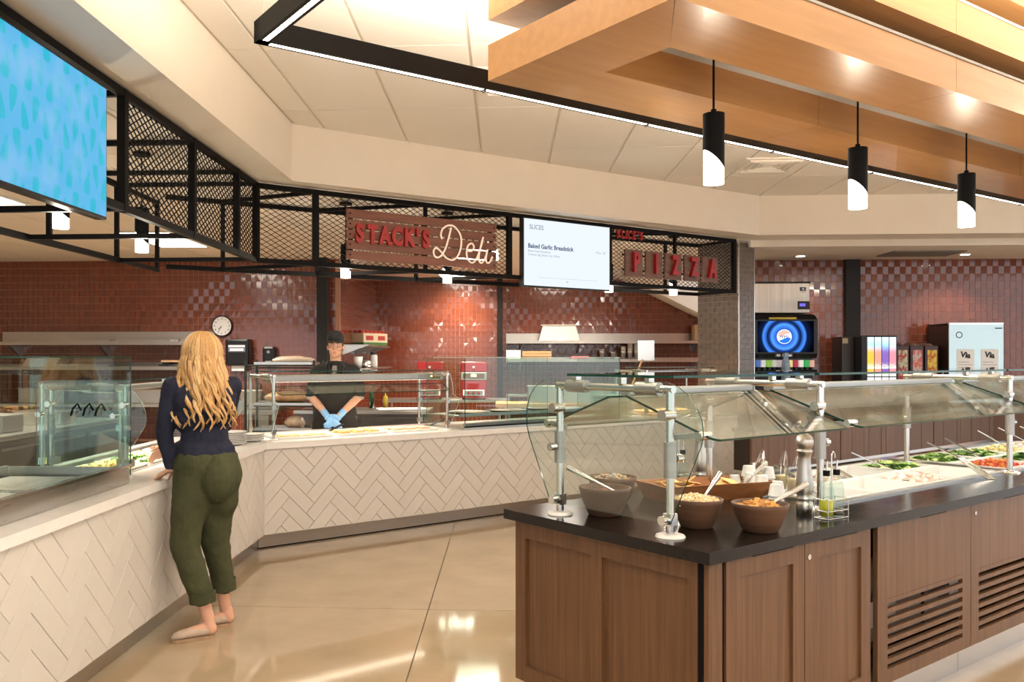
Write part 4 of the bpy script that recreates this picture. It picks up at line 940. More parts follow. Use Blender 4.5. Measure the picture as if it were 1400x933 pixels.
for s, lb in ((.78, 'black-handled tongs between the left and middle deli trays'), (1.88, 'black-handled tongs at the right end of the deli trays')):
    t = thing('black_tongs', lb, 'tongs', bp_(s, .3, .90), 60)
    for sg in (-1, 1): MB().bar((-.02, .01*sg, 0), (.16, .014*sg, .05), .012, .006).build('arm', M['blackp'], t)
def clam(p, n, lab, r=.115):
    for k in range(n):
        t = thing('takeout_plate', ('topmost' if k == n-1 else NTH[k])+' white '+lab, 'plate', (p[0], p[1], .861+k*.014), 0, 'white takeout plates at the counter corner')
        MB().lathe([(0, .004), (r*.65, .004), (r*.95, .018), (r, .02), (r*.97, .024), (r*.65, .01), (0, .01)], n=24).build('plate_body', M['plastic'], t)
clam((-2.16, 6.70), 7, 'takeout plate in the taller stack at the counter corner', .12); clam((-2.08, 6.98), 4, 'takeout plate in the lower stack at the counter corner', .1)
t = BC('pizza_display_case', 'square glass display case on the back counter left of the island sneeze guard', 'display case')
MB().box(2.1, .08, .862, 4.25, .75, .874).build('base', M['steel'], t); MB().box(2.1, .075, .876, 4.25, .09, .888).build('black_rail', M['black'], t); MB().box(2.1, .07, .89, 4.25, .095, .915).build('front_rail', M['chrome'], t)
MB().box(2.12, .2, .97, 4.22, .72, .982).box(2.12, .19, .982, 4.22, .2, 1.0).build('shelf', M['steel'], t)
pane(t, [(2.1, .874), (4.25, .874), (4.25, 1.545), (2.1, 1.545)], .066, .008, 'front_pane', [M['glassg'], M['edge']], 'y')
pane(t, [(2.1, .07), (4.25, .07), (4.25, .6), (2.1, .6)], 1.546, .008, 'top_pane', [M['glassg'], M['edgel']], 'z')
for s in (2.1, 3.17, 4.245): pane(t, [(.078, .874), (.72, .874), (.72, 1.545), (.078, 1.545)], s, .007, 'side_pane', [M['glassg'], M['edge']])
for k, (s, lb) in enumerate(((2.45, 'left'), (2.95, 'second'), (3.5, 'third'))):
    t = thing('pizza_pan', f'dark round pizza pan on the glass case shelf, {lb} one', 'pan', bp_(s, .46, .983), 0, 'pizza pans in the glass case')
    MB().lathe([(0, .0), (.2, 0), (.22, .02), (.215, .02), (.195, .006), (0, .006)], n=28).build('pan_body', M['dsteel'], t); MB().lathe([(0, .02), (.18, .018), (.195, .008)], n=24).build('pizza', noisy('pizza_top', (.45, .12, .05), (.62, .36, .12), ns=28, rough=.5), t)
def tray_stack():
    t = BC('acrylic_tray_holder', 'tall clear acrylic holder right of the glass display case', 'holder')
    pane(t, [(4.36, .862), (4.72, .862), (4.72, 1.2), (4.36, 1.2)], .3, .006, 'front_pane', [M['glassg'], M['edgel']], 'y')
    for s in (4.36, 4.714): pane(t, [(.31, .862), (.62, .862), (.62, 1.2), (.31, 1.2)], s, .006, 'side_pane', [M['glassg'], M['edgel']])
tray_stack()
for k in range(10):
    o = MB().bbox(-.16, -.14, 0, .16, .14, .018, .006).build('flat_tray', mat('sage_tray', (.58, .6, .48), .5) if k == 0 else o.data.materials[0]); o.location = bp_(4.54, .465, .862+k*.026); o.rotation_euler = (0, 0, R_(40.2))
    tag(o, ('topmost' if k == 9 else NTH[k])+' pale green tray in the acrylic holder', 'tray', 'pale trays stacked in the acrylic holder')
t = BC('sneeze_guard', 'sneeze guard with grey lamp bar over the pizza at the back counter end', 'sneeze guard')
guard(t, 4.84, 6.15, .2, .66, 1.405); pane(t, [(4.86, .22), (6.13, .22), (6.13, .64), (4.86, .64)], 1.425, .008, 'glass_shelf', [M['glass'], M['edge']], 'z'); endpane(t, 4.81, .2, .66, 1.4, .1)
MB().bbox(4.9, .38, 1.335, 6.1, .5, 1.4, .012).build('heat_lamp_bar', M['zinc'], t); MB().box(4.93, .4, 1.3342, 6.07, .48, 1.337).build('heat_strip', M['heat'], t)
p = BF(5.5, .44); area('hood_light', (p.x, p.y, 1.325), (1.15, .07), 11, (1, .82, .6), (0, 0, R_(40.2)), 100)
t = thing('pizza_board', 'wooden serving board at the right end of the back counter below the lamp bar', 'board', bp_(5.45, .45), 40.2); MB().bbox(-.5, -.25, 0, .5, .25, .03, .006).build('board_body', M['butcher'], t)
pzm = noisy('cheese_pizza', (.62, .36, .10), (.75, .52, .20), ns=30, rough=.5)
for k, (s, lb) in enumerate(((5.2, 'left'), (5.62, 'right'))):
    t = thing('pizza', f'{lb} round cheese pizza on the wooden board under the lamp bar', 'pizza', bp_(s, .45, .892), 0, 'pizzas on the wooden board'); MB().lathe([(0, .016), (.16, .016), (.172, .012)], n=26).build('topping', pzm, t); MB().lathe([(.165, .012), (.178, .026), (.195, .024), (.2, .01), (.19, 0), (0, 0)], n=26).build('crust', BREAD[0], t)
# ------------------------------------------------------------------ kitchen behind, left
def table(name, label, loc, rz, lx, ly, h, top, legs=True, shelf=None, front=None, th=.04):
    t = thing(name, label, 'table', loc, rz)
    MB().bbox(0, 0, h-th, lx, ly, h, .004).build('top', top, t)
    if legs:
        for x in (.05, lx-.05):
            for y in (.05, ly-.05): MB().cyl((x, y, 0), (x, y, h-th), .02, n=10).build('leg', M['steel'], t)
    if shelf: MB().box(.03, .03, shelf, lx-.03, ly-.03, shelf+.02).build('undershelf', M['steel'], t)
    if front: MB().box(.01, .02, .1, lx-.01, ly-.01, h-th).build('cabinet_body', front, t)
    return t
t = table('undercounter_fridge', 'long dark stainless worktop fridge behind the left counter, below the glass case', (-4.12, 4.4, 0), 90, 4.7, .8, .9, M['steel'], False, None, M['dsteel'])
for k in range(6): MB().bbox(.05+k*.77, .0, .14, .78+k*.77, .02, .84, .004).build('door', M['dsteel'], t); 
for k in range(6): MB().box(.1+k*.77, -.02, .78, .7+k*.77, -.008, .8).build('handle', M['steel'], t)
t = table('steel_worktable', 'long steel worktable against the left red tiled wall below two shelves', (-8.6, 11.75, 0), 0, 4.5, .7, .9, M['steel'], True, .3)
def wallshelf(label, x0, x1, y0, y1, z, h, axis='x', nbr=3):
    t = thing('wall_shelf', label, 'shelf')
    MB().box(x0, y0, z, x1, y1, z+.02).build('shelf_board', M['steelh'], t)
    MB().box(x0, y0-.004 if axis == 'x' else y0, z-.005, x1 if axis == 'x' else x1+.004, y0 if axis == 'x' else y1, z+h) if False else None
    if axis == 'x': MB().box(x0, y1-.012, z+.02, x1, y1, z+h).box(x0, y0, z-.03, x1, y0+.006, z).build('backsplash', M['steelh'], t)
    for k in range(nbr):
        if axis == 'x':
            x = x0+.25+(x1-x0-.5)*k/max(1, nbr-1); MB().add([(x-.015, y1, z), (x-.015, y0+.04, z), (x-.015, y1, z-.2), (x+.015, y1, z), (x+.015, y0+.04, z), (x+.015, y1, z-.2)], [(0, 1, 2), (3, 5, 4), (0, 3, 4, 1), (1, 4, 5, 2), (2, 5, 3, 0)]).build('bracket', M['steel'], t)
        else:
            y = y0+.05+(y1-y0-.1)*k/max(1, nbr-1); MB().add([(x0, y-.015, z), (x1-.03, y-.015, z), (x0, y-.015, z-.13), (x0, y+.015, z), (x1-.03, y+.015, z), (x0, y+.015, z-.13)], [(0, 1, 2), (3, 5, 4), (0, 3, 4, 1), (1, 4, 5, 2), (2, 5, 3, 0)]).build('bracket', M['steel'], t)
    return t
wallshelf('long upper steel shelf on the left red tiled wall ending at the clock', -7.5, -4.28, 12.12, 12.49, 1.76, .17)
wallshelf('long lower steel shelf on the left red tiled wall', -8.2, -4.2, 12.12, 12.49, 1.40, .05)
def sheet_pan(x, y, z, w_, d_, lab, tilt=0, m_=None, grp=None):
    t = thing('sheet_pan', lab, 'pan', (x, y, z), 0, grp); a, b = w_/2, d_/2; t.rotation_euler = (0, tilt, 0)
    MB().box(-a, -b, 0, a, b, .004).box(-a, -b, .004, a, -b+.008, .028).box(-a, b-.008, .004, a, b, .028).box(-a, -b+.008, .004, -a+.008, b-.008, .028).box(a-.008, -b+.008, .004, a, b-.008, .028).build('pan_body', m_ or M['steel'], t); return t
for k in range(4): sheet_pan(-6.75+.02*k, 12.3, 1.422+.031*k, .5, .33, f'{("bottom", "second", "third", "topmost")[k]} silver sheet pan in the stack on the lower left shelf', 0.0, None, 'stacked sheet pans on the lower shelf')
for k in range(2): sheet_pan(-5.35+.05*k, 12.3, 1.422+.03*k, .75, .33, ('lower' if k == 0 else 'upper')+' dark sheet pan on the lower left shelf behind the blonde woman', 0, M['dsteel'])
sheet_pan(-4.75, 12.3, 1.482, .4, .3, 'brown flat tray at the right end of the lower left shelf', 0, M['cardboard'])
for k, (x, lb) in enumerate(((-6.1, 'left'), (-5.2, 'right'))): sheet_pan(x, 12.28, 1.782, .8, .3, f'{lb} flat steel lid lying on the upper left shelf', 0, M['steelh'])
def steam_pan(x, y, z, w_, d_, h, lab, m_=None, rz=0):
    t = thing('steam_pan', lab, 'pan', (x, y, z), rz); a, b = w_/2, d_/2
    MB().bbox(-a+.015, -b+.015, 0, a-.015, b-.015, h-.004, .01).build('body', m_ or M['steel'], t); MB().bbox(-a, -b, h-.006, a, b, h, .003).build('lid_rim', m_ or M['steel'], t); return t
steam_pan(-4.5, 6.4, .901, .5, .33, .13, 'dark covered steel pan on the worktop fridge at the left edge'); steam_pan(-4.55, 7.3, .901, .55, .36, .15, 'grey covered pan on the worktop fridge behind the glass case', M['zinc']); steam_pan(-4.5, 8.2, .901, .5, .33, .13, 'long steel pan on the worktop fridge left of the blonde woman')
o = mods(MB().ell((0, 0, .09), (.34, .2, .12), 0, 20, 12).build('wrapped_bread', mat('white_wrap', (.70, .70, .66), .4)), disp=(.05, .12)); o.location = (-5.0, 7.4, .915); tag(o, 'crumpled white wrapped bundle lying on the worktop fridge', 'bundle')
steam_pan(-5.0, 12.1, .901, .9, .4, .2, 'long steel warmer on the wall worktable left of the blonde woman'); steam_pan(-6.6, 12.1, .901, .7, .4, .22, 'deep steel pan on the wall worktable at the far left', M['zinc'])
t = thing('slicer', 'grey countertop appliance on the wall worktable', 'appliance', (-7.6, 12.05, .901)); MB().bbox(-.25, -.15, 0, .25, .15, .1, .02).build('base', M['zinc'], t); MB().cyl((0, -.02, .22), (0, .03, .22), .16, n=28).build('blade', M['chrome'], t); MB().bbox(.05, -.1, .1, .22, .1, .3, .02).build('motor', M['zinc'], t)
# clock
t = thing('wall_clock', 'round black-rimmed wall clock with white face on the red tiled wall', 'clock', (-4.16, 12.485, 2.01), 0)
MB().cyl((0, 0, 0), (0, -.03, 0), .153, n=36).build('case', M['blackp'], t)
rr = MB(); rr.lathe([(.138, .03), (.15, .045), (.158, .03)], n=36); rr.xf(Matrix.Rotation(pi/2, 4, 'X')).build('rim', M['blackp'], t)
MB().cyl((0, -.03, 0), (0, -.033, 0), .138, n=36).build('dial', mat('clock_white', (.78, .78, .8), .4), t)
for h in range(1, 13): text(str(h), .036, M['ink'], t, (.108*sin(h*pi/6), -.0345, .108*cos(h*pi/6)), rx, .0004, .0008, name='numeral')
for ang, ln, wd in ((R_(228), .07, .009), (R_(210), .105, .006)): MB().bar((0, -.036, 0), (sin(ang)*ln, -.036, cos(ang)*ln), wd, .002, up=(0, 1, 0)).build('hand', M['ink'], t)
# dispensers
t = thing('towel_dispenser', 'black paper towel dispenser with a white towel hanging out, right of the clock', 'dispenser', (-3.88, 12.49, 1.43), 0)
MB().bbox(-.17, -.22, 0, .17, 0, .39, .03).build('housing', M['blackp'], t); MB().box(-.125, -.223, .2, .125, -.219, .305).build('window', mat('dispenser_window', (.16, .18, .26), .2), t)
MB().bbox(-.1, -.2275, .215, .1, -.222, .25, .002).bbox(-.12, -.2265, .27, .12, -.222, .295, .002).build('label', M['white'], t)
MB().box(-.1, -.15, -.075, .1, -.146, .01).build('paper_towel', M['white'], t); MB().prism([(-.02, .09), (.02, .09), (0, .12)], -.2215, -.2195).xf(Matrix.Rotation(pi/2, 4, 'X')).build('arrow_mark', mat('mark_grey', (.2, .2, .2), .5), t)
t = thing('soap_dispenser', 'slim black soap dispenser on the red tiled wall right of the towel dispenser', 'dispenser', (-3.44, 12.49, 1.43), 0)
MB().bbox(-.09, -.14, 0, .09, 0, .28, .03).build('housing', M['blackp'], t); MB().cyl((0, -.139, .2), (0, -.143, .2), .022, n=14).build('lens', mat('lens_grey', (.25, .25, .26), .2), t); MB().box(-.045, -.1425, .05, .045, -.139, .07).build('label', M['zinc'], t)
t = thing('hand_sink', 'white wall-hung hand sink below the paper towel dispenser', 'sink', (-3.55, 12.1, .74)); MB().box(-.3, -.05, 0, .3, .38, .03).box(-.3, -.05, .03, -.27, .38, .2).box(.27, -.05, .03, .3, .38, .2).box(-.27, -.05, .03, .27, -.02, .2).box(-.27, .3, .03, .27, .38, .28).build('basin', M['steel'], t); MB().tube([(0, .3, .25), (0, .25, .42), (0, .15, .44), (0, .1, .4)], .015, 8).build('faucet', M['chrome'], t); MB().box(-.1, .3, -.74, .1, .38, 0).build('pedestal', M['steel'], t)
t = thing('white_bucket', 'translucent white bucket standing on the hand sink', 'bucket', (-3.62, 12.12, .775)); MB().lathe([(0, .002), (.12, .002), (.15, .3), (.155, .3), (.155, .31), (.145, .31), (.115, .01), (0, .01)], n=24).build('shell', M['plastic'], t)
# wire rack
t = thing('wire_rack', 'dark green wire rack holding wrapped food, just left of the man in black', 'rack', (-2.92, 9.55, 0))
for x in (0, .78):
    for y in (0, .45): MB().cyl((x, y, 0.02), (x, y, 1.52), .014, n=10).build('post', M['rackgreen'], t)
for z in (.72, 1.0, 1.46):
    sh = MB()
    for y in (0, .45): sh.cyl((0, y, z), (.78, y, z), .008, n=6).cyl((0, y, z-.03), (.78, y, z-.03), .006, n=6)
    for x in (0, .78): sh.cyl((x, 0, z), (x, .45, z), .008, n=6)
    for k in range(1, 14): sh.cyl((k*.78/14, 0, z), (k*.78/14, .45, z), .003, n=5)
    sh.build('shelf', M['rackgreen'], t)
sheet_pan(-2.5, 9.78, 1.47, .66, .42, 'silver sheet pan on the top shelf of the green wire rack'); sheet_pan(-2.5, 9.78, 1.012, .66, .42, 'silver sheet pan on the middle shelf of the green wire rack'); sheet_pan(-2.5, 9.78, .73, .66, .42, 'silver sheet pan on the bottom shelf of the green wire rack')
def lump(nm, p, r, c, lb, d=.03):
    o = mods(MB().ell((0, 0, 0), r, 0, 18, 10).build(nm, c), disp=(d, .07)); o.location = p; tag(o, lb, 'food'); return o
lump('wrapped_dough', (-2.42, 9.75, 1.515), (.25, .16, .05), mat('dough_wrap', (.62, .52, .42), .35), 'pale plastic-wrapped food on the top tray of the green rack')
lump('wrapped_buns', (-2.5, 9.75, 1.09), (.26, .16, .07), noisy('brown_buns', (.30, .15, .06), (.55, .36, .2), ns=9, rough=.35), 'brown wrapped buns on the middle tray of the green rack', .04)
lump('bread_bag', (-2.4, 9.72, .81), (.12, .1, .08), noisy('bread_bag_tan', (.45, .24, .1), (.7, .6, .5), ns=10, rough=.3), 'tan bread in a clear bag on the bottom tray of the green rack', .04)
# ------------------------------------------------------------------ kitchen behind, middle
wallshelf('upper steel shelf along the side tiled wall, carrying a red and green carton', -2.41, -2.02, 12.6, 15.0, 1.72, .05, 'y', 3)
wallshelf('lower steel shelf along the side tiled wall, carrying a jar and a cup', -2.41, -1.98, 12.6, 15.0, 1.37, .05, 'y', 3)
t = thing('tomato_carton', 'cream carton with red lettering and green base on the upper side shelf', 'carton', (-2.18, 13.7, 1.742), 60)
MB().box(-.3, -.13, 0, .3, .13, .045).build('green_band', mat('carton_green', (.05, .16, .04), .6), t); MB().box(-.3, -.13, .045, .3, .13, .19).build('cream_body', mat('carton_cream', (.72, .62, .42), .6), t)
cr = MB()
for k in range(6): cr.cyl((-.25+.1*k, -.06, .19), (-.25+.1*k, -.06, .235), .045, n=12).cyl((-.25+.1*k, .05, .19), (-.25+.1*k, .05, .235), .045, n=12)
cr.build('red_lids', mat('carton_red', (.40, .04, .03), .5), t)
for x in (-.15, .15): MB().bbox(x-.09, -.133, .08, x+.09, -.128, .15, .002).build('red_print', mat('print_red', (.42, .04, .03), .5), t)
t = thing('plastic_cup', 'clear plastic cup on the lower side shelf, beside the man in black', 'cup', (-2.2, 12.75, 1.392)); MB().lathe([(0, .003), (.055, .003), (.075, .17), (.07, .17), (.05, .01), (0, .01)], n=20).build('shell', M['milky'], t)
lump('foil_parcel', (-2.18, 13.25, 1.45), (.11, .14, .06), mat('foil', (.65, .63, .6), .25, .9), 'crumpled foil parcel on the lower side shelf', .05)
t = thing('spice_jar', 'white jar with dark lid on the lower side shelf', 'jar', (-2.12, 13.75, 1.392)); MB().lathe([(0, 0), (.06, 0), (.065, .02), (.065, .18), (.045, .21)], n=18).build('body', M['plastic'], t); MB().cyl((0, 0, .2), (0, 0, .24), .05, n=18).build('lid', M['ink'], t)
t = table('undercounter_fridge', 'low dark undercounter fridge right of the man in black', (-2.6, 10.45, 0), 0, 1.65, .8, .9, M['steel'], False, None, M['dsteel'])
MB().bbox(.04, 0, .14, .8, .02, .82, .004).build('door', M['dsteel'], t); MB().bbox(.84, 0, .14, 1.6, .02, .82, .004).build('door', M['dsteel'], t)
o = MB().bbox(-.3, -.2, 0, .3, .2, .012, .003).build('paper_sheet', M['white']); o.location = (-1.3, 10.72, .902); o.rotation_euler = (0, 0, .25); tag(o, 'white paper sheet lying on the dark undercounter fridge', 'paper')
t = thing('sauce_bottle', 'dark green bottle standing on the undercounter fridge', 'bottle', (-1.72, 11.0, .901)); MB().lathe([(0, 0), (.035, 0), (.036, .16), (.013, .22), (.013, .27)], n=16).build('body', mat('bottle_green', (.01, .06, .02), .15), t); MB().cyl((0, 0, .27), (0, 0, .29), .015, n=12).build('cap', M['ink'], t)
t = thing('squeeze_bottle', 'yellow squeeze bottle standing on the undercounter fridge', 'bottle', (-1.55, 11.05, .901)); MB().lathe([(0, 0), (.03, 0), (.031, .14), (.02, .155)], n=16).build('body', mat('mustard', (.55, .40, .03), .4), t); MB().cyl((0, 0, .155), (0, 0, .2), .012, .003, n=10).build('nozzle', mat('mustard_tip', (.55, .40, .03), .4), t)
table('oven_table', 'long steel table under the two red pizza ovens', (-1.9, 13.2, 0), 0, 1.95, .75, .9, M['steel'], True, .3)
def oven(x, label):
    t = thing('pizza_oven', label, 'oven', (x, 13.35, .901), 0, 'small red pizza ovens')
    MB().bbox(-.19, 0, .02, .19, .42, .30, .01).build('lower_body', M['ovenred'], t)
    MB().bbox(-.165, -.01, .06, .165, .0, .15, .003).build('control_panel', M['white'], t); MB().box(-.14, -.014, .075, .14, -.009, .135).build('panel_face', mat('panel_grey', (.18, .18, .18), .4), t)
    for k in (-.08, 0, .08): MB().cyl((k, -.014, .105), (k, -.03, .105), .016, n=10).build('knob', M['red'], t)
    MB().bbox(-.2, -.01, .3, .2, .42, .42, .008).build('window_frame', M['steel'], t); MB().box(-.165, -.014, .32, .165, -.009, .40).build('window', mat('oven_window', (.10, .06, .03), .15), t)
    MB().box(-.04, -.016, .35, .04, -.0135, .39).build('lamp', emis('oven_lamp', (1, .75, .3), 5), t)
    MB().bbox(-.2, 0, .42, .2, .42, .58, .02).build('hood', M['ovenred'], t); MB().cyl((0, 0, .5), (0, -.04, .5), .018, n=10).build('handle', M['plastic'], t)
    for x_ in (-.16, .16): MB().cyl((x_, .05, 0), (x_, .05, .02), .015, n=8).build('foot', M['black'], t)
oven(-1.18, 'small red pizza oven on the steel table, the one nearer the man in black'); oven(-.5, 'small red pizza oven on the steel table, the one nearer the black post')
table('butcher_block_table', 'butcher-block topped table in the pizza kitchen behind the glass case', (-.15, 12.2, 0), 0, 2.2, .7, .9, M['butcher'], True, None, None, .06)
steam_pan(.9, 12.6, .901, 1.2, .45, .24, 'long white-fronted steel warmer on the butcher-block table', M['steel'])
t = table('steel_worktable', 'steel worktable under the pizza kitchen wall shelves', (.0, 15.2, 0), 0, 3.6, .7, .9, M['steel'], True, .3)
wallshelf('upper steel shelf on the far pizza kitchen wall, carrying a white pizza box', .0, 3.65, 15.55, 15.99, 1.83, .16, 'x', 4)
wallshelf('lower steel shelf on the far pizza kitchen wall, carrying cup stacks', .0, 3.65, 15.55, 15.99, 1.5, .05, 'x', 4)
TUB = mat('tub_plastic', (.50, .48, .44), .45)
t = thing('white_container', 'white flared plastic tub upside down on the upper far shelf', 'tub', (.95, 15.72, 1.852)); MB().add([(-.36, -.16, 0), (.36, -.16, 0), (.36, .16, 0), (-.36, .16, 0), (-.29, -.12, .27), (.29, -.12, .27), (.29, .12, .27), (-.29, .12, .27)], [(0, 3, 2, 1), (4, 5, 6, 7), (0, 1, 5, 4), (1, 2, 6, 5), (2, 3, 7, 6), (3, 0, 4, 7)]).build('tub_body', TUB, t); MB().bbox(-.33, -.14, .27, .36, .14, .285, .004).build('rim', TUB, t)
o = MB().bbox(-.16, -.13, 0, .16, .13, .28, .004).build('cardboard_box', M['cardboard']); o.location = (3.5, 15.72, 1.852); tag(o, 'plain cardboard box at the right end of the upper far shelf', 'box')
t = thing('wooden_crate', 'low wooden crate at the left of the lower far shelf', 'crate', (.55, 15.72, 1.522)); 
for k in range(3): MB().box(-.26, -.15, k*.05, .26, -.135, k*.05+.042).build('slat', M['butcher'], t)
MB().box(-.26, -.135, 0, .26, .15, .02).box(-.26, -.135, .02, -.245, .15, .14).box(.245, -.135, .02, .26, .15, .14).build('body', M['butcher'], t)
o = MB().bbox(-.16, -.1, 0, .16, .1, .05, .01).build('pink_box', mat('pink_card', (.62, .18, .2), .6)); o.location = (1.32, 15.7, 1.522); tag(o, 'flat pink carton on the lower far shelf', 'carton')
o = MB().bbox(-.13, -.1, 0, .13, .1, .16, .006).build('white_box', M['white']); o.location = (.13, 15.7, 1.522); tag(o, 'white box at the very left of the lower far shelf', 'box')
ccm = MB().lathe([(0, .0), (.035, 0), (.045, .12), (.048, .12), (.048, .125), (.04, .125)], n=14).mesh('cup', M['plastic'])
for k, (x, n, lb) in enumerate(((1.72, 2, 'leftmost'), (1.92, 1, 'second'), (2.1, 3, 'third'), (2.22, 4, 'fourth'), (2.34, 4, 'fifth'))):
    for i in range(n):
        o = bpy.data.objects.new('paper_cup', ccm); COL.objects.link(o); o.location = (x, 15.7, 1.522+.05*i); tag(o, f'white paper cup in the {lb} stack on the lower far shelf'+('' if n == 1 else (', topmost' if i == n-1 else f', {("bottom", "second", "third")[i]}')), 'cup', 'paper cups on the lower far shelf')
t = thing('pizza_peel', 'wooden-handled pizza peel leaning near the brick column', 'peel', (1.72, 12.62, .902)); MB().bar((0, 0, 0), (.25, .05, .62), .03, .02).build('handle', M['butcher'], t); MB().bbox(.18, .04, .6, .42, .06, .9, .006).build('blade', M['chrome'], t)
# ------------------------------------------------------------------ drinks wall
t = thing('drinks_counter', 'dark back counter along the right red tiled wall under the drink machines', 'counter', (3.32, 11.85, 0)); MB().box(0, .03, .1, 3.9, .57, .86).build('body', M['walnut'], t); MB().bbox(0, 0, .86, 3.9, .575, .9, .004).build('worktop', M['barktop'], t); MB().box(.02, .08, 0, 3.88, .6, .1).build('kick_plate', M['black'], t)
t = thing('ice_machine', 'stainless ice machine stacked on top of the soda dispenser', 'ice machine', (3.33, 11.95, 2.15)); MB().bbox(0, 0, 0, .76, .5, .41, .01).build('cabinet', noisy('ice_machine_steel', (.30, .27, .24), (.40, .37, .33), scale=(18, 1, .5), ns=1.5, rough=.32, metal=1.0), t); MB().box(0, -.004, .4, .77, .5, .425).build('top_edge', M['dgrey'], t)
MB().bbox(.6, -.008, .05, .76, .0, .16, .004).build('control_panel', M['blackp'], t); MB().box(.625, -.011, .09, .7, -.007, .13).build('display', emis('purple_display', (.16, .12, .7), 1.0), t); MB().bbox(.63, -.006, .30, .71, .0, .35, .003).build('badge', mat('badge_dark', (.03, .03, .06), .4), t); MB().ell((.67, -.007, .325), (.015, .002, .014)).build('badge_mark', M['white'], t); MB().box(.64, -.006, .275, .70, -.001, .295).build('badge_label', M['white'], t)
t = thing('soda_dispenser', 'wide black soda dispenser with a glowing blue Pepsi screen', 'soda dispenser', (3.33, 11.9, .9))
MB().bbox(0, .03, 0, .80, .56, 1.235, .02).build('cabinet', M['blackp'], t)
MB().add([(0, .03, .64), (.84, .03, .64), (.84, -.02, .7), (0, -.02, .7), (.84, -.02, 1.16), (0, -.02, 1.16), (.82, .03, 1.22), (0, .03, 1.22)], [(0, 1, 2, 3), (3, 2, 4, 5), (5, 4, 6, 7), (0, 3, 5, 7), (1, 6, 4, 2)]).build('head', M['blackp'], t)
def rings():
    m = bpy.data.materials.new('blue_ring_screen'); m.use_nodes = True; m.node_tree.nodes.clear(); o = N(m, 'ShaderNodeOutputMaterial'); e = N(m, 'ShaderNodeEmission')
    tc = N(m, 'ShaderNodeTexCoord'); mp = N(m, 'ShaderNodeMapping'); mp.inputs['Location'].default_value = (-.40, 0, -.93); ln = N(m, 'ShaderNodeVectorMath', operation='LENGTH'); sc = N(m, 'ShaderNodeMath', operation='MULTIPLY'); sc.inputs[1].default_value = 2.6
    r = ramp(m, [(0, (.02, .10, .42)), (.28, (.015, .08, .40)), (.44, (.07, .26, .85)), (.5, (.012, .04, .2)), (.58, (.003, .008, .03)), (.66, (.03, .13, .5)), (.72, (.05, .2, .7)), (.78, (.004, .01, .04)), (1, (.001, .001, .003))])
    L(m, tc, 'Object', mp, 'Vector'); L(m, mp, 'Vector', ln, 0); L(m, ln, 'Value', sc, 0); L(m, sc, 0, r, 'Fac'); L(m, r, 'Color', e, 0); e.inputs[1].default_value = 1.1; L(m, e, 0, o, 0); return m
MB().box(.05, -.024, .72, .79, -.02, 1.14).build('screen', rings(), t)
MB().box(.2, -.026, 1.165, .56, -.018, 1.19).build('yellow_strip', mat('yellow_label', (.62, .50, .05), .5), t)
lg = MB().cyl((.40, -.025, .93), (.40, -.028, .93), .098, n=36).build('logo_disc', emis('logo_white', (.9, .9, .92), 1.0), t)
def half(top):
    pts = []; R0 = .09
    yb = lambda x: (.022+.018*sin(x/R0*2.6)) if top else (-.03+.018*sin(x/R0*2.6+.3))
    xs = [R0*.985*(-1+2*k/20) for k in range(21)]
    arc = [(x, math.sqrt(max(0, R0*R0-x*x))*(1 if top else -1)) for x in xs]
    edge = [(x, max(min(yb(x), math.sqrt(max(0, R0*R0-x*x))), -math.sqrt(max(0, R0*R0-x*x)))) for x in xs]
    P = arc+edge[::-1]
    return MB().add([(.40+a, -.0295, .93+b) for a, b in P], [tuple(range(len(P)))] if not top else [tuple(range(len(P)))[::-1]])
half(True).build('logo_red', emis('logo_salmon', (.85, .42, .36), 1.0), t); half(False).build('logo_blue', emis('logo_blue', (.02, .16, .72), 1.0), t)
text('PEPSI', .052, emis('logo_ink', (.05, .07, .13), 1), t, (.40, -.031, .925), rx, .0004, .0008, sx=1.05)
MB().box(.28, -.022, .655, .52, .0, .70).build('button_strip', M['ink'], t)
for k in range(3): MB().box(.30+k*.075, -.0235, .662, .35+k*.075, -.021, .692).build('button', M['white'], t)
cols = [(.05, .13, .40), (.6, .6, .65), (.20, .42, .05), (.45, .5, .42), (.5, .42, .45), (.35, .42, .55), (.65, .6, .25), (.35, .02, .06), (.7, .68, .66), (.02, .35, .08), (.6, .35, .28)]
for k, c in enumerate(cols):
    x = .03+k*.071; o = MB().bbox(x, -.03, .52, x+.055, .03, .615, .004).build('flavor_tab', mat('flavor', c, .4, emit=c, es=.35), t); MB().cyl((x+.028, -.0, .45), (x+.028, -.0, .52), .014, n=8).build('nozzle', M['blackp'], o)
MB().box(0, -.2, .0, .8, .03, .05).build('drip_tray', M['steel'], t)
t = thing('water_bottle', 'clear blue-tinted bottle standing in front of the soda dispenser taps', 'bottle', (3.72, 11.78, .952)); MB().lathe([(0, 0), (.055, 0), (.06, .03), (.058, .45), (.045, .55), (.03, .6)], n=18).build('body', mat('pale_blue_plastic', (.38, .52, .66), .15, trans=.5), t); MB().cyl((0, 0, .6), (0, 0, .66), .035, n=14).build('cap', mat('blue_cap', (.25, .4, .6), .4), t)
t = thing('juice_dispenser', 'black juice dispenser with four glowing fruit picture panels', 'juice dispenser', (4.72, 11.8, .9)); MB().bbox(0, .02, 0, .46, .6, .94, .01).build('cabinet', M['blackp'], t)
MB().bbox(-.17, .25, 0, -.005, .6, .93, .008).build('side_cabinet', mat('brown_black', (.02, .012, .01), .4), t); MB().box(-.16, .245, .84, -.09, .251, .91).build('sticker', mat('sticker_tan', (.5, .4, .25), .5), t)
fr = [((.95, .45, .06), (.35, .65, .95)), ((.85, .30, .22), (.4, .7, .95)), ((.22, .12, .42), (.35, .6, .95)), ((.85, .25, .30), (.5, .75, .98))]
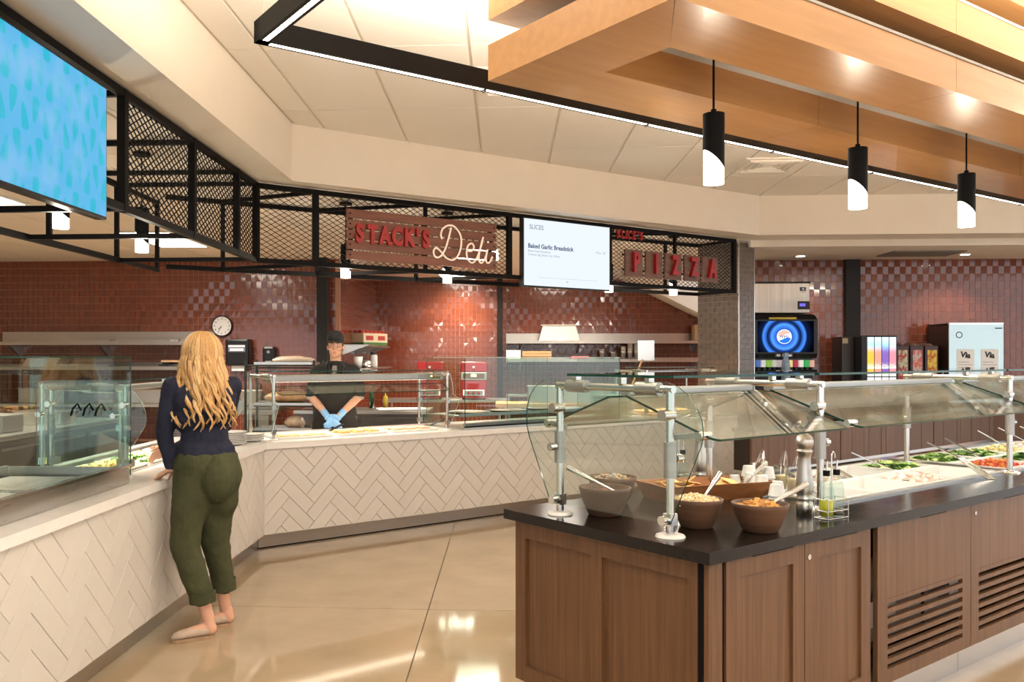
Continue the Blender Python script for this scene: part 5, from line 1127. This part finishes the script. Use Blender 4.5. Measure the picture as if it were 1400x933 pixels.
for k, (a, b) in enumerate(fr):
    m = emis('fruit_panel', a, 1.1); e = [n for n in m.node_tree.nodes if n.type == 'EMISSION'][0]; tc = N(m, 'ShaderNodeTexCoord'); sx_ = N(m, 'ShaderNodeSeparateXYZ'); nz = N(m, 'ShaderNodeTexNoise', Scale=22.0); ad = N(m, 'ShaderNodeMath', operation='MULTIPLY_ADD'); ad.inputs[1].default_value = .5; r = ramp(m, [(0.36, (.9, .85, .7)), (.42, a), (.66, a), (.78, b), (1, (.8, .9, 1))])
    L(m, tc, 'Generated', sx_, 0); L(m, tc, 'Generated', nz, 'Vector'); L(m, nz, 'Fac', ad, 0); L(m, sx_, 'Z', ad, 2); mm_ = N(m, 'ShaderNodeMath', operation='MULTIPLY'); mm_.inputs[1].default_value = .75; L(m, ad, 0, mm_, 0); L(m, mm_, 0, r, 'Fac'); L(m, r, 'Color', e, 0)
    x = .075+k*.095; MB().box(x, .014, .40, x+.083, .021, .92).build('picture_panel', m, t); MB().box(x, .014, .28, x+.083, .021, .385).build('button_panel', emis('pale_panel', (.85, .85, .92), 1.0), t); MB().bbox(x+.01, -.02, .15, x+.073, .02, .24, .006).build('spout', M['steel'], t)
for k, (c1, c2, lb) in enumerate((((.42, .05, .06), (.55, .6, .4), 'red and green'), ((.55, .5, .48), (.6, .12, .1), 'pale with red'), ((.48, .14, .02), (.75, .55, .08), 'orange and yellow'))):
    t = thing('cereal_box', f'{lb} printed cereal dispenser box in the row beside the juice dispenser', 'cereal box', (5.22+k*.19, 11.95, 1.15), 0, 'cereal dispensers')
    MB().bbox(.0, 0, 0, .17, .4, .56, .01).build('case', mat('dark_acrylic', (.05, .015, .01), .2), t); MB().lathe([(.0, .035), (.06, .03), (.1, .0)], (.085, .2, .56), n=18, sx=.9, sy=1.9).build('lid', mat('smoked_lid', (.06, .045, .04), .3), t)
    MB().box(.03, -.004, .12, .15, .001, .5).build('printed_card', noisy('cereal_print', c1, c2, ns=18, rough=.5, lo=.45, hi=.55), t); MB().box(.03, -.006, .1, .15, .0, .16).build('print_band', mat('print_band', c1, .5), t)
    MB().box(.02, .0, -.25, .15, .3, 0).build('stand', M['blackp'], t)
t = thing('bag_dispenser', 'large chrome-fronted drink dispenser with two white cards, right end of the row', 'dispenser', (5.88, 11.9, .9)); MB().bbox(0, .01, 0, .7, .58, 1.11, .008).build('cabinet', mat('brown_side_panel', (.05, .025, .018), .4), t)
MB().bbox(.0, -.012, .05, .7, .01, 1.09, .004).build('front_door', mat('pale_aqua_steel', (.56, .70, .72), .18, .55), t); MB().box(0, -.014, 1.085, .7, .5, 1.112).build('top_trim', M['chrome'], t)
for k, x in enumerate((.1, .41)):
    MB().box(x, -.016, .44, x+.22, -.0125, .76).build('card', M['white'], t); text('Via', .1, M['ink'], t, (x+.11, -.0168, .68), (R_(90), R_(8), 0), .0004, .005, name='card_lettering'); 
    for j in range(4): MB().box(x+.02, -.0168, .48+j*.035, x+.2-.04*(j % 2), -.0162, .487+j*.035).build('card_line', mat('card_grey', (.35, .35, .36), .5), t)
ck = MB(); ck.lathe([(.032, 0), (.04, .004), (.044, 0)], n=24); ck.xf(Matrix.Translation((.13, -.012, .95)) @ Matrix.Rotation(pi/2, 4, 'X')).build('gauge_ring', M['ink'], t); MB().box(.59, -.016, 1.03, .68, -.0125, 1.045).build('logo_strip', M['ink'], t)
MB().bbox(-.03, .1, .25, 0, .16, .45, .008).build('side_latch', M['chrome'], t)
# plank fronted counter behind the salad bar
t = thing('plank_counter', 'low counter with vertical walnut planks and a chrome base behind the salad bar', 'counter', (2.27, 8.07, 0), 41.3); PLn = 5.45
MB().box(0, .05, .5, PLn, .22, .86).build('body', mat('plank_gap', (.02, .012, .008), .8), t); MB().box(0, .0, .86, PLn, .24, .895).build('worktop', M['barktop'], t); MB().box(.01, .06, 0, PLn-.01, .2, .5).build('chrome_base', M['chrome'], t)
x = .003; k = 0; wd = (.16, .105, .27, .1, .22, .1)
while x < PLn-.03:
    b = min(PLn, x+wd[k % 6]); MB().box(x, random.uniform(.028, .036), .49, b-.006, .05, .858).build('plank', M['walnut'], t); x = b; k += 1
# ------------------------------------------------------------------ people
SKIN = noisy('skin', (.56, .31, .21), (.62, .36, .25), ns=12, rough=.5)
def blob(name, caps, ells, m, parent, voxel=.007, smooth=4, disp=None):
    b = MB()
    for p0, p1, r0, r1 in caps:
        b.cyl(p0, p1, r0, r1, n=14).ell(p0, (r0*.999,)*3, n=14, m=8).ell(p1, (r1*.999,)*3, n=14, m=8)
    for e in ells:
        c, r = e[0], e[1]; q = MB().ell((0, 0, 0), r, n=18, m=12)
        if len(e) > 2: q.xf(e[2])
        b.add([Vector(v)+Vector(c) for v in q.v], q.f)
    o = b.build(name, m, parent)
    for p in o.data.polygons: p.use_smooth = True
    return mods(o, voxel=voxel, smooth=smooth, disp=disp)
RZ = lambda a: Matrix.Rotation(R_(a), 4, 'Z'); RX = lambda a: Matrix.Rotation(R_(a), 4, 'X'); RY = lambda a: Matrix.Rotation(R_(a), 4, 'Y')
def hand_caps(wrist, fwd, side, up_, s=1.0, curl=.5):
    """palm + five bent fingers: fwd along the fingers, side towards the thumb, up_ = back of the hand"""
    w, f, sd, u = Vector(wrist), Vector(fwd).normalized(), Vector(side).normalized(), Vector(up_).normalized()
    caps = []; k = w+f*.085*s
    for i, (off, ln, r) in enumerate(((.030, .070, .0088), (.010, .078, .009), (-.011, .072, .0086), (-.030, .056, .0078))):
        caps.append((w+f*.012*s+sd*off*.55*s, k+sd*off*s, .0135*s, .0125*s))
        a = k+sd*off*s; d = f
        for j in range(3):
            an = curl*(j+1)*.62; d = (f*cos(an)-u*sin(an)); b_ = a+d*ln*s*(.44, .32, .26)[j]
            caps.append((a, b_, r*s*(1, .95, .88)[j], r*s*(.95, .88, .78)[j])); a = b_
    a = w+f*.025*s+sd*.022*s; b_ = a+(f*.6+sd*.75-u*.25).normalized()*.045*s; c_ = b_+(f*.9+sd*.15-u*.4).normalized()*.034*s; d_ = c_+(f*.9-u*.5).normalized()*.026*s
    caps += [(a, b_, .0145*s, .0115*s), (b_, c_, .011*s, .0098*s), (c_, d_, .0096*s, .008*s)]
    return caps
# ---- man in black behind the deli counter (faces local -y; his left is +x)
mn = thing('person', 'man in black polo, apron and cap with blue gloves, hands clasped behind the deli counter', 'person', (-1.69, 8.5, 0), 6)
hz = 1.655
caps = [((0, .01, 1.40), (0, -.005, 1.56), .062, .055),
        ((-.10, 0, .93), (-.11, 0, .5), .085, .06), ((-.11, 0, .5), (-.115, .02, .1), .055, .04), ((.10, 0, .93), (.11, 0, .5), .085, .06), ((.11, 0, .5), (.115, .02, .1), .055, .04),
        ((-.115, .03, .05), (-.125, -.15, .035), .045, .035), ((.115, .03, .05), (.125, -.15, .035), .045, .035),
        ((-.09, 0, .95), (.09, 0, .95), .12, .12), ((-.06, 0, 1.05), (.06, 0, 1.05), .10, .10), ((-.08, 0, 1.28), (.08, 0, 1.28), .11, .11), ((-.14, .01, 1.40), (.14, .01, 1.40), .045, .045)]
E1 = {}
for sg in (-1, 1):
    sh, el, wr = Vector((.185*sg, .01, 1.395)), Vector((.235*sg, -.02, 1.165)), Vector((.055*sg, -.24, .985))
    caps += [(sh, el, .05, .042), (el, el+(wr-el)*.35, .042, .04), (el+(wr-el)*.35, wr, .04, .027)]
ells = [((0, -.005, hz+.03), (.074, .096, .098)), ((0, -.03, hz-.05), (.06, .068, .065)), ((0, -.058, hz-.088), (.03, .026, .022)), ((0, .02, hz-.04), (.062, .06, .07)),
        ((0, -.104, hz-.018), (.011, .016, .012)), ((0, -.098, hz+.008), (.009, .01, .025)), ((-.013, -.096, hz-.02), (.008, .009, .007)), ((.013, -.096, hz-.02), (.008, .009, .007)),
        ((-.03, -.084, hz+.032), (.026, .012, .008)), ((.03, -.084, hz+.032), (.026, .012, .008)), ((-.042, -.075, hz-.022), (.022, .02, .018)), ((.042, -.075, hz-.022), (.022, .02, .018)),
        ((-.076, .005, hz-.0), (.011, .02, .033), RZ(15)), ((.076, .005, hz-.0), (.011, .02, .033), RZ(-15))]
blob('body', caps, ells, SKIN, mn, .0048, 3)
DK = mat('eye_dark', (.03, .02, .015), .2); LIP = mat('lips', (.42, .17, .13), .5); BR = mat('brown_hair', (.05, .028, .015), .6)
for sg in (-1, 1):
    MB().ell((.031*sg, -.0855, hz+.012), (.0125, .008, .0065)).build('eye', mat('eye_white', (.7, .68, .65), .3), mn); MB().ell((.031*sg, -.0925, hz+.012), (.0055, .003, .0058)).build('iris', DK, mn)
    MB().tube([(.014*sg, -.094, hz+.03), (.032*sg, -.095, hz+.036), (.05*sg, -.084, hz+.032)], [.004, .005, .003], 6).build('eyebrow', BR, mn)
MB().ell((0, -.0905, hz-.054), (.023, .009, .0042)).ell((0, -.089, hz-.062), (.019, .009, .0055)).build('lips', LIP, mn)
blob('hair', [], [((0, .012, hz+.04), (.079, .094, .09)), ((0, .05, hz-.02), (.07, .056, .06)), ((-.073, -.02, hz+.035), (.011, .024, .035)), ((.073, -.02, hz+.035), (.011, .024, .035))], BR, mn, .006, 2)
BLK = noisy('black_cloth', (.008, .008, .009), (.016, .015, .015), ns=20, rough=.8)
cap_ = MB().lathe([(.0, .115), (.05, .108), (.078, .08), (.09, .045), (.094, .0), (.09, -.002)], (0, -.005, hz+.05), n=28, sx=.9, sy=1.1)
cap_.build('cap', BLK, mn)
br = MB(); n = 12
for zz, k in ((0, 0), (.006, 1)):
    for i in range(n+1): an = pi+pi*i/n; br.v.append((.082*cos(an), -.005+.098*sin(an), hz+.055+zz))
    for i in range(n+1): an = pi+pi*i/n; br.v.append((.08*cos(an), -.005+.175*sin(an), hz+.043+zz-.004*abs(cos(an))))
m_ = n+1; fs = []
for i in range(n): fs += [(i, i+1, m_+i+1, m_+i), (2*m_+i, 3*m_+i, 3*m_+i+1, 2*m_+i+1), (m_+i, m_+i+1, 3*m_+i+1, 3*m_+i)]
br.f = fs; br.m = [0]*len(fs); br.sm = [True]*len(fs); br.build('cap_brim', BLK, mn)
sc2 = [((0, .005, 1.38), (0, .0, 1.47), .10, .075), ((-.09, 0, 1.0), (.09, 0, 1.0), .125, .125), ((-.085, 0, 1.15), (.085, 0, 1.15), .122, .122), ((-.10, 0, 1.30), (.10, 0, 1.30), .13, .13), ((-.168, .01, 1.41), (.168, .01, 1.41), .075, .075), ((-.08, .005, 1.44), (.08, .005, 1.44), .07, .07)]
for sg in (-1, 1): sc2.append((Vector((.185*sg, .01, 1.40)), Vector((.232*sg, -.018, 1.20)), .073, .068))
blob('polo_shirt', sc2, [], BLK, mn, .007, 5, (.012, .09))
for sg in (-1, 1):
    MB().cyl((.2315*sg, -.018, 1.205), (.233*sg, -.03, 1.135), .054, .05, n=18).build('grey_cuff', noisy('grey_knit', (.22, .21, .20), (.36, .34, .32), scale=(1, 1, 60), ns=3, rough=.9), mn)
    MB().add([(.012*sg, -.128, 1.405), (.06*sg, -.095, 1.495), (.078*sg, -.02, 1.515), (.105*sg, -.06, 1.455), (.05*sg, -.132, 1.40), (.012*sg, -.134, 1.40), (.062*sg, -.103, 1.50), (.08*sg, -.02, 1.522), (.108*sg, -.066, 1.458), (.052*sg, -.139, 1.398)], [(0, 1, 2, 3, 4), (9, 8, 7, 6, 5), (0, 4, 9, 5), (4, 3, 8, 9), (1, 6, 7, 2), (0, 5, 6, 1)]).build('collar', BLK, mn)
MB().add([(-.03, -.122, 1.40), (.03, -.122, 1.40), (0, -.134, 1.33), (-.02, -.09, 1.47), (.02, -.09, 1.47)], [(0, 2, 1), (0, 1, 4, 3)]).build('undershirt', mat('grey_undershirt', (.2, .19, .18), .9), mn)
ap = MB(); rows = [(1.33, .10, -.138), (1.2, .14, -.136), (1.05, .19, -.142), (.9, .22, -.15), (.7, .23, -.155), (.5, .235, -.155)]
for z, hw, y in rows:
    for k in range(9): u = -1+2*k/8; ap.v.append((hw*u, y+.07*u*u*(1 if z < 1.1 else .8), z))
nr = len(rows); base = list(ap.v)
ap.v += [(x, y+.006, z) for x, y, z in base]; fs = []
for r in range(nr-1):
    for k in range(8): a = r*9+k; fs += [(a, a+9, a+10, a+1), (nr*9+a, nr*9+a+1, nr*9+a+10, nr*9+a+9)]
ap.f = fs; ap.m = [0]*len(fs); ap.sm = [True]*len(fs); ap.build('apron', noisy('apron_black', (.012, .010, .009), (.02, .017, .016), ns=16, rough=.85), mn)
for sg in (-1, 1): MB().tube([(.095*sg, -.135, 1.33), (.085*sg, -.125, 1.42), (.075*sg, -.06, 1.5), (.05*sg, .05, 1.51)], .008, 6).build('apron_strap', BLK, mn)
tr_ = [((-.08, 0, .95), (.08, 0, .95), .128, .128)]
for sg in (-1, 1): tr_ += [((.10*sg, 0, .92), (.11*sg, 0, .5), .10, .08), ((.11*sg, 0, .5), (.115*sg, .015, .12), .078, .07)]
blob('trousers', tr_, [], BLK, mn, .01, 4, (.01, .1))
for sg in (-1, 1): blob('shoe', [((.115*sg, .04, .055), (.13*sg, -.17, .045), .052, .044)], [], M['ink'], mn, .008, 3)
GLV = mat('blue_nitrile', (.20, .42, .72), .4)
blob('glove', hand_caps((.058, -.235, .985), (-.72, -.35, -.62), (-.35, -.5, .7), (.35, -.85, .1), 1.12, .45)+[((.09, -.20, 1.02), (.055, -.238, .98), .034, .03)], [((.03, -.258, .955), (.036, .024, .036))], GLV, mn, .0042, 2)
blob('glove', hand_caps((-.058, -.245, .985), (.72, -.30, -.64), (.35, -.5, .7), (-.30, -.9, .1), 1.12, .35)+[((-.09, -.21, 1.02), (-.055, -.248, .98), .034, .03)], [((-.03, -.272, .95), (.036, .024, .036))], GLV, mn, .0042, 2)

# ---- blonde woman at the left counter, seen from behind
wm = thing('person', 'blonde woman in navy sweater and olive cropped trousers, seen from behind at the left counter', 'person', (-1.70, 4.80, 0), 0)
V3 = Vector
Ls, Le, Lw = V3((-.165, -.065, 1.385)), V3((-.205, -.075, 1.13)), V3((-.172, -.06, .928))
Rs, Re, Rw = V3((.125, .10, 1.385)), V3((-.02, .40, 1.14)), V3((-.40, .47, .955))
caps = [((-.02, .03, 1.40), (-.025, .045, 1.50), .05, .046), ((-.05, -.04, .93), (-.075, -.085, .5), .085, .058), ((-.075, -.085, .5), (.055, -.10, .10), .052, .034), ((.06, .07, .93), (.03, .085, .5), .085, .058), ((.03, .085, .5), (.08, .115, .10), .052, .034),
        ((.055, -.10, .085), (.07, -.10, .045), .034, .034), ((.06, -.10, .06), (-.06, -.165, .035), .032, .026), ((.09, .12, .085), (.10, .12, .045), .034, .034), ((.09, .12, .06), (-.03, .06, .035), .032, .026),
        ((-.02, .0, .95), (.05, .02, .95), .11, .11), ((-.02, 0, 1.07), (.02, .02, 1.07), .095, .095), ((-.05, -.01, 1.27), (.03, .04, 1.27), .10, .10), (Ls, Rs, .05, .05),
        (Ls, Le, .042, .036), (Le, Lw, .035, .024), (Rs, Re, .042, .036), (Re, Rw, .035, .024)]
caps += hand_caps(Lw, (-.74, .3, -.46), (.25, .95, .05), (-.45, .0, .9), .92, .12)
caps += hand_caps(Rw, (-.93, .2, -.12), (.1, -.35, .6), (-.1, .5, .7), .92, .7)
hd = V3((-.03, .045, 1.565)); FT = V3((-.55, .83, 0))
Rm = RZ(33)
ells = [(hd+V3((0, 0, .02)), (.07, .09, .095), Rm), (hd+FT*.03+V3((0, 0, -.055)), (.055, .06, .06), Rm), (hd+FT*.095+V3((0, 0, -.02)), (.01, .016, .012), Rm), (hd+FT*.05+V3((0, 0, -.095)), (.026, .024, .02), Rm)]
blob('body', caps, ells, SKIN, wm, .0050, 3)
for sg in (-1, 1):
    s_ = V3((FT.y, -FT.x, 0))*sg
    MB().ell(hd+FT*.082+s_*.03+V3((0, 0, .01)), (.011, .011, .007)).build('eye', mat('eye_white', (.7, .68, .65), .3), wm)
    MB().ell(hd+s_*.07+V3((0, 0, 0)), (.012, .018, .03)).build('ear', SKIN, wm)
MB().ell(hd+FT*.088+V3((0, 0, -.055)), (.018, .012, .007)).build('lips', LIP, wm)
NAVY = noisy('navy_knit', (.006, .008, .022), (.011, .014, .034), ns=30, rough=.9, bump=.2, bs=200)
sw = [((-.02, .02, 1.38), (-.022, .03, 1.45), .085, .06), ((-.04, -.02, 1.005), (.05, .03, .995), .122, .118), ((-.035, -.01, 1.09), (.025, .02, 1.09), .103, .103), ((-.065, -.02, 1.22), (.035, .04, 1.22), .112, .112), ((-.075, -.025, 1.31), (.045, .05, 1.31), .115, .115), ((-.15, -.055, 1.375), (.11, .09, 1.375), .062, .062),
      (Ls, Le, .058, .05), (Le, Lw+(Le-Lw)*.12, .048, .037), (Rs, Re, .058, .05), (Re, Rw+(Re-Rw)*.15, .048, .037)]
blob('sweater', sw, [], NAVY, wm, .0065, 4, (.012, .07))
OL = noisy('olive_twill', (.032, .036, .012), (.048, .052, .018), ns=14, rough=.85, bump=.25, bs=120)
tz = [((-.045, -.025, .965), (.045, .025, .965), .102, .10), ((-.04, -.03, .95), (.055, .03, .95), .128, .128), ((-.06, -.045, .88), (-.085, -.085, .5), .105, .084), ((-.085, -.085, .5), (.015, -.10, .235), .083, .068), ((.055, .07, .88), (.03, .085, .5), .105, .086), ((.03, .085, .5), (.07, .11, .24), .083, .064)]
o = blob('trousers', tz, [((.085, -.04, .875), (.10, .105, .14)), ((.10, .045, .885), (.097, .105, .14)), ((.085, .0, .89), (.10, .11, .15)), ((-.05, -.05, .78), (.105, .095, .18)), ((.07, .06, .78), (.105, .095, .18))], OL, wm, .008, 16, (.012, .06))
for c0, c1, r in (((.018, -.10, .26), (.024, -.10, .195), .074), ((.07, .11, .27), (.075, .112, .205), .069)):
    MB().cyl(c0, c1, r, r-.001, n=22, caps=False).cyl(c0, c1, r-.006, r-.007, n=22, caps=False).build('cuff', OL, wm)
BE = noisy('beige_canvas', (.40, .31, .24), (.48, .38, .30), ns=40, rough=.85)
for hx, hy, tx, ty in ((.075, -.095, -.115, -.205), (.105, .125, -.06, .03)):
    h_, t_ = V3((hx, hy, 0)), V3((tx, ty, 0)); d = (t_-h_); sd = V3((-d.y, d.x, 0)).normalized(); ln = d.length; d.normalize()
    sh = MB(); prof = [(0.0, .026, .055), (.06, .031, .062), (.25, .033, .055), (.45, .034, .05), (.62, .04, .052), (.78, .041, .045), (.92, .031, .034), (1.0, .012, .02)]
    nn = 14; rg = []
    for u, hw, ht in prof:
        c = h_+d*ln*u
        for k in range(nn): an = 2*pi*k/nn; rg.append(c+sd*hw*cos(an)+V3((0, 0, .014+max(0, (ht)*.5*(1+sin(an))))))
    m2 = len(prof); sh.add(rg, [(i*nn+k, i*nn+(k+1) % nn, (i+1)*nn+(k+1) % nn, (i+1)*nn+k) for i in range(m2-1) for k in range(nn)]+[tuple(range(nn-1, -1, -1)), tuple(range((m2-1)*nn, m2*nn))], 0, True)
    so = sh.build('shoe', BE, wm)
    pts = [h_+d*ln*u+sd*(hw+.003) for u, hw, ht in prof]+[h_+d*ln*u-sd*(hw+.003) for u, hw, ht in prof[::-1]]
    MB().prism([(p.x, p.y) for p in pts][::-1], .001, .018).build('sole', mat('jute_sole', (.33, .22, .13), .9), so)
HM = [noisy('blonde_hair', (.42, .225, .07), (.60, .36, .14), scale=(30, 30, 3), ns=3, rough=.45), noisy('blonde_hair_light', (.58, .36, .15), (.74, .52, .27), scale=(30, 30, 3), ns=3, rough=.45), noisy('blonde_hair_dark', (.26, .125, .04), (.40, .21, .075), scale=(30, 30, 3), ns=3, rough=.45)]
hb = MB(); rh = random.Random(5)
q = MB().ell((0, 0, 0), (.093, .108, .118), n=26, m=18); hb.add([V3(v)+hd+V3((.0, -.004, .012)) for v in q.v], q.f, 0, True)
q = MB().ell((0, 0, 0), (.10, .045, .16), n=22, m=14); hb.add([V3(v)+V3((-.022, -.045, 1.42)) for v in q.v], q.f, 2, True)
q = MB().ell((0, 0, 0), (.105, .022, .10), n=22, m=14); hb.add([V3(v)+V3((-.022, -.075, 1.31)) for v in q.v], q.f, 2, True)
crown = hd+V3((0.0, -.005, .125)); HAIRV = V3((-.10, .02, 0))
NCL = 52; clumps = []
for c in range(NCL):
    ph = -2.05+4.1*c/(NCL-1)+rh.uniform(-.06, .06)
    clumps.append((ph, rh.uniform(0, 6.3), rh.uniform(.012, .026), rh.uniform(30, 40), rh.uniform(1.13, 1.22)+.02*abs(ph)/2, rh.uniform(.0, .022), rh.uniform(.96, 1.12)))
for ci, (cph, ph0, amp, fr2, ze, lay0, wx) in enumerate(clumps):
    for i in range(15):
        dph = rh.uniform(-.11, .11); lay = lay0+rh.uniform(-.004, .008); zend = ze+rh.uniform(-.015, .05)
        pts = []; rs = []; nseg = 22; mi = rh.choice((0, 0, 0, 1, 1, 2))
        for k in range(nseg+1):
            u = k/nseg; z = crown.z+.006+(zend-crown.z)*u**1.05
            con = max(0, min(1, (hd.z-.05-z)/.25)); a = -pi/2+cph+dph*(1-.72*con)
            if z > hd.z-.02:
                t_ = (z-(hd.z+.012))/.124; rr_ = math.sqrt(max(0.004, 1-min(1, t_*t_))); rx_, ry_ = (.097+lay*.4)*rr_, (.113+lay*.5)*rr_
                x, y = hd.x+rx_*cos(a), hd.y-.004+ry_*sin(a)
            else:
                s_ = (hd.z-.02-z)/(hd.z-.02-1.15); rx_ = .099+.058*min(1, s_*1.35)*wx+lay*.4; ry_ = .115+.016*s_+lay*.9
                x, y = hd.x+.012*s_+rx_*cos(a), hd.y-.004-.035*s_+ry_*sin(a)*(1 if sin(a) < 0 else .8)
                wv = amp*(.2+1.1*s_); x += wv*sin(z*fr2+ph0); y += wv*.7*cos(z*fr2+ph0)
            pts.append((x, y, z)); rs.append(.0085*(1-.8*u**4)*(.55+.45*min(1, u*5)))
        hb.tube(pts, rs, 5, mi, caps=False)
hb.build('hair', HM, wm)
MB().cyl(Lw+V3((0, 0, .02)), Lw+V3((.001, 0, .005)), .031, n=16).build('watch_strap', M['ink'], wm)
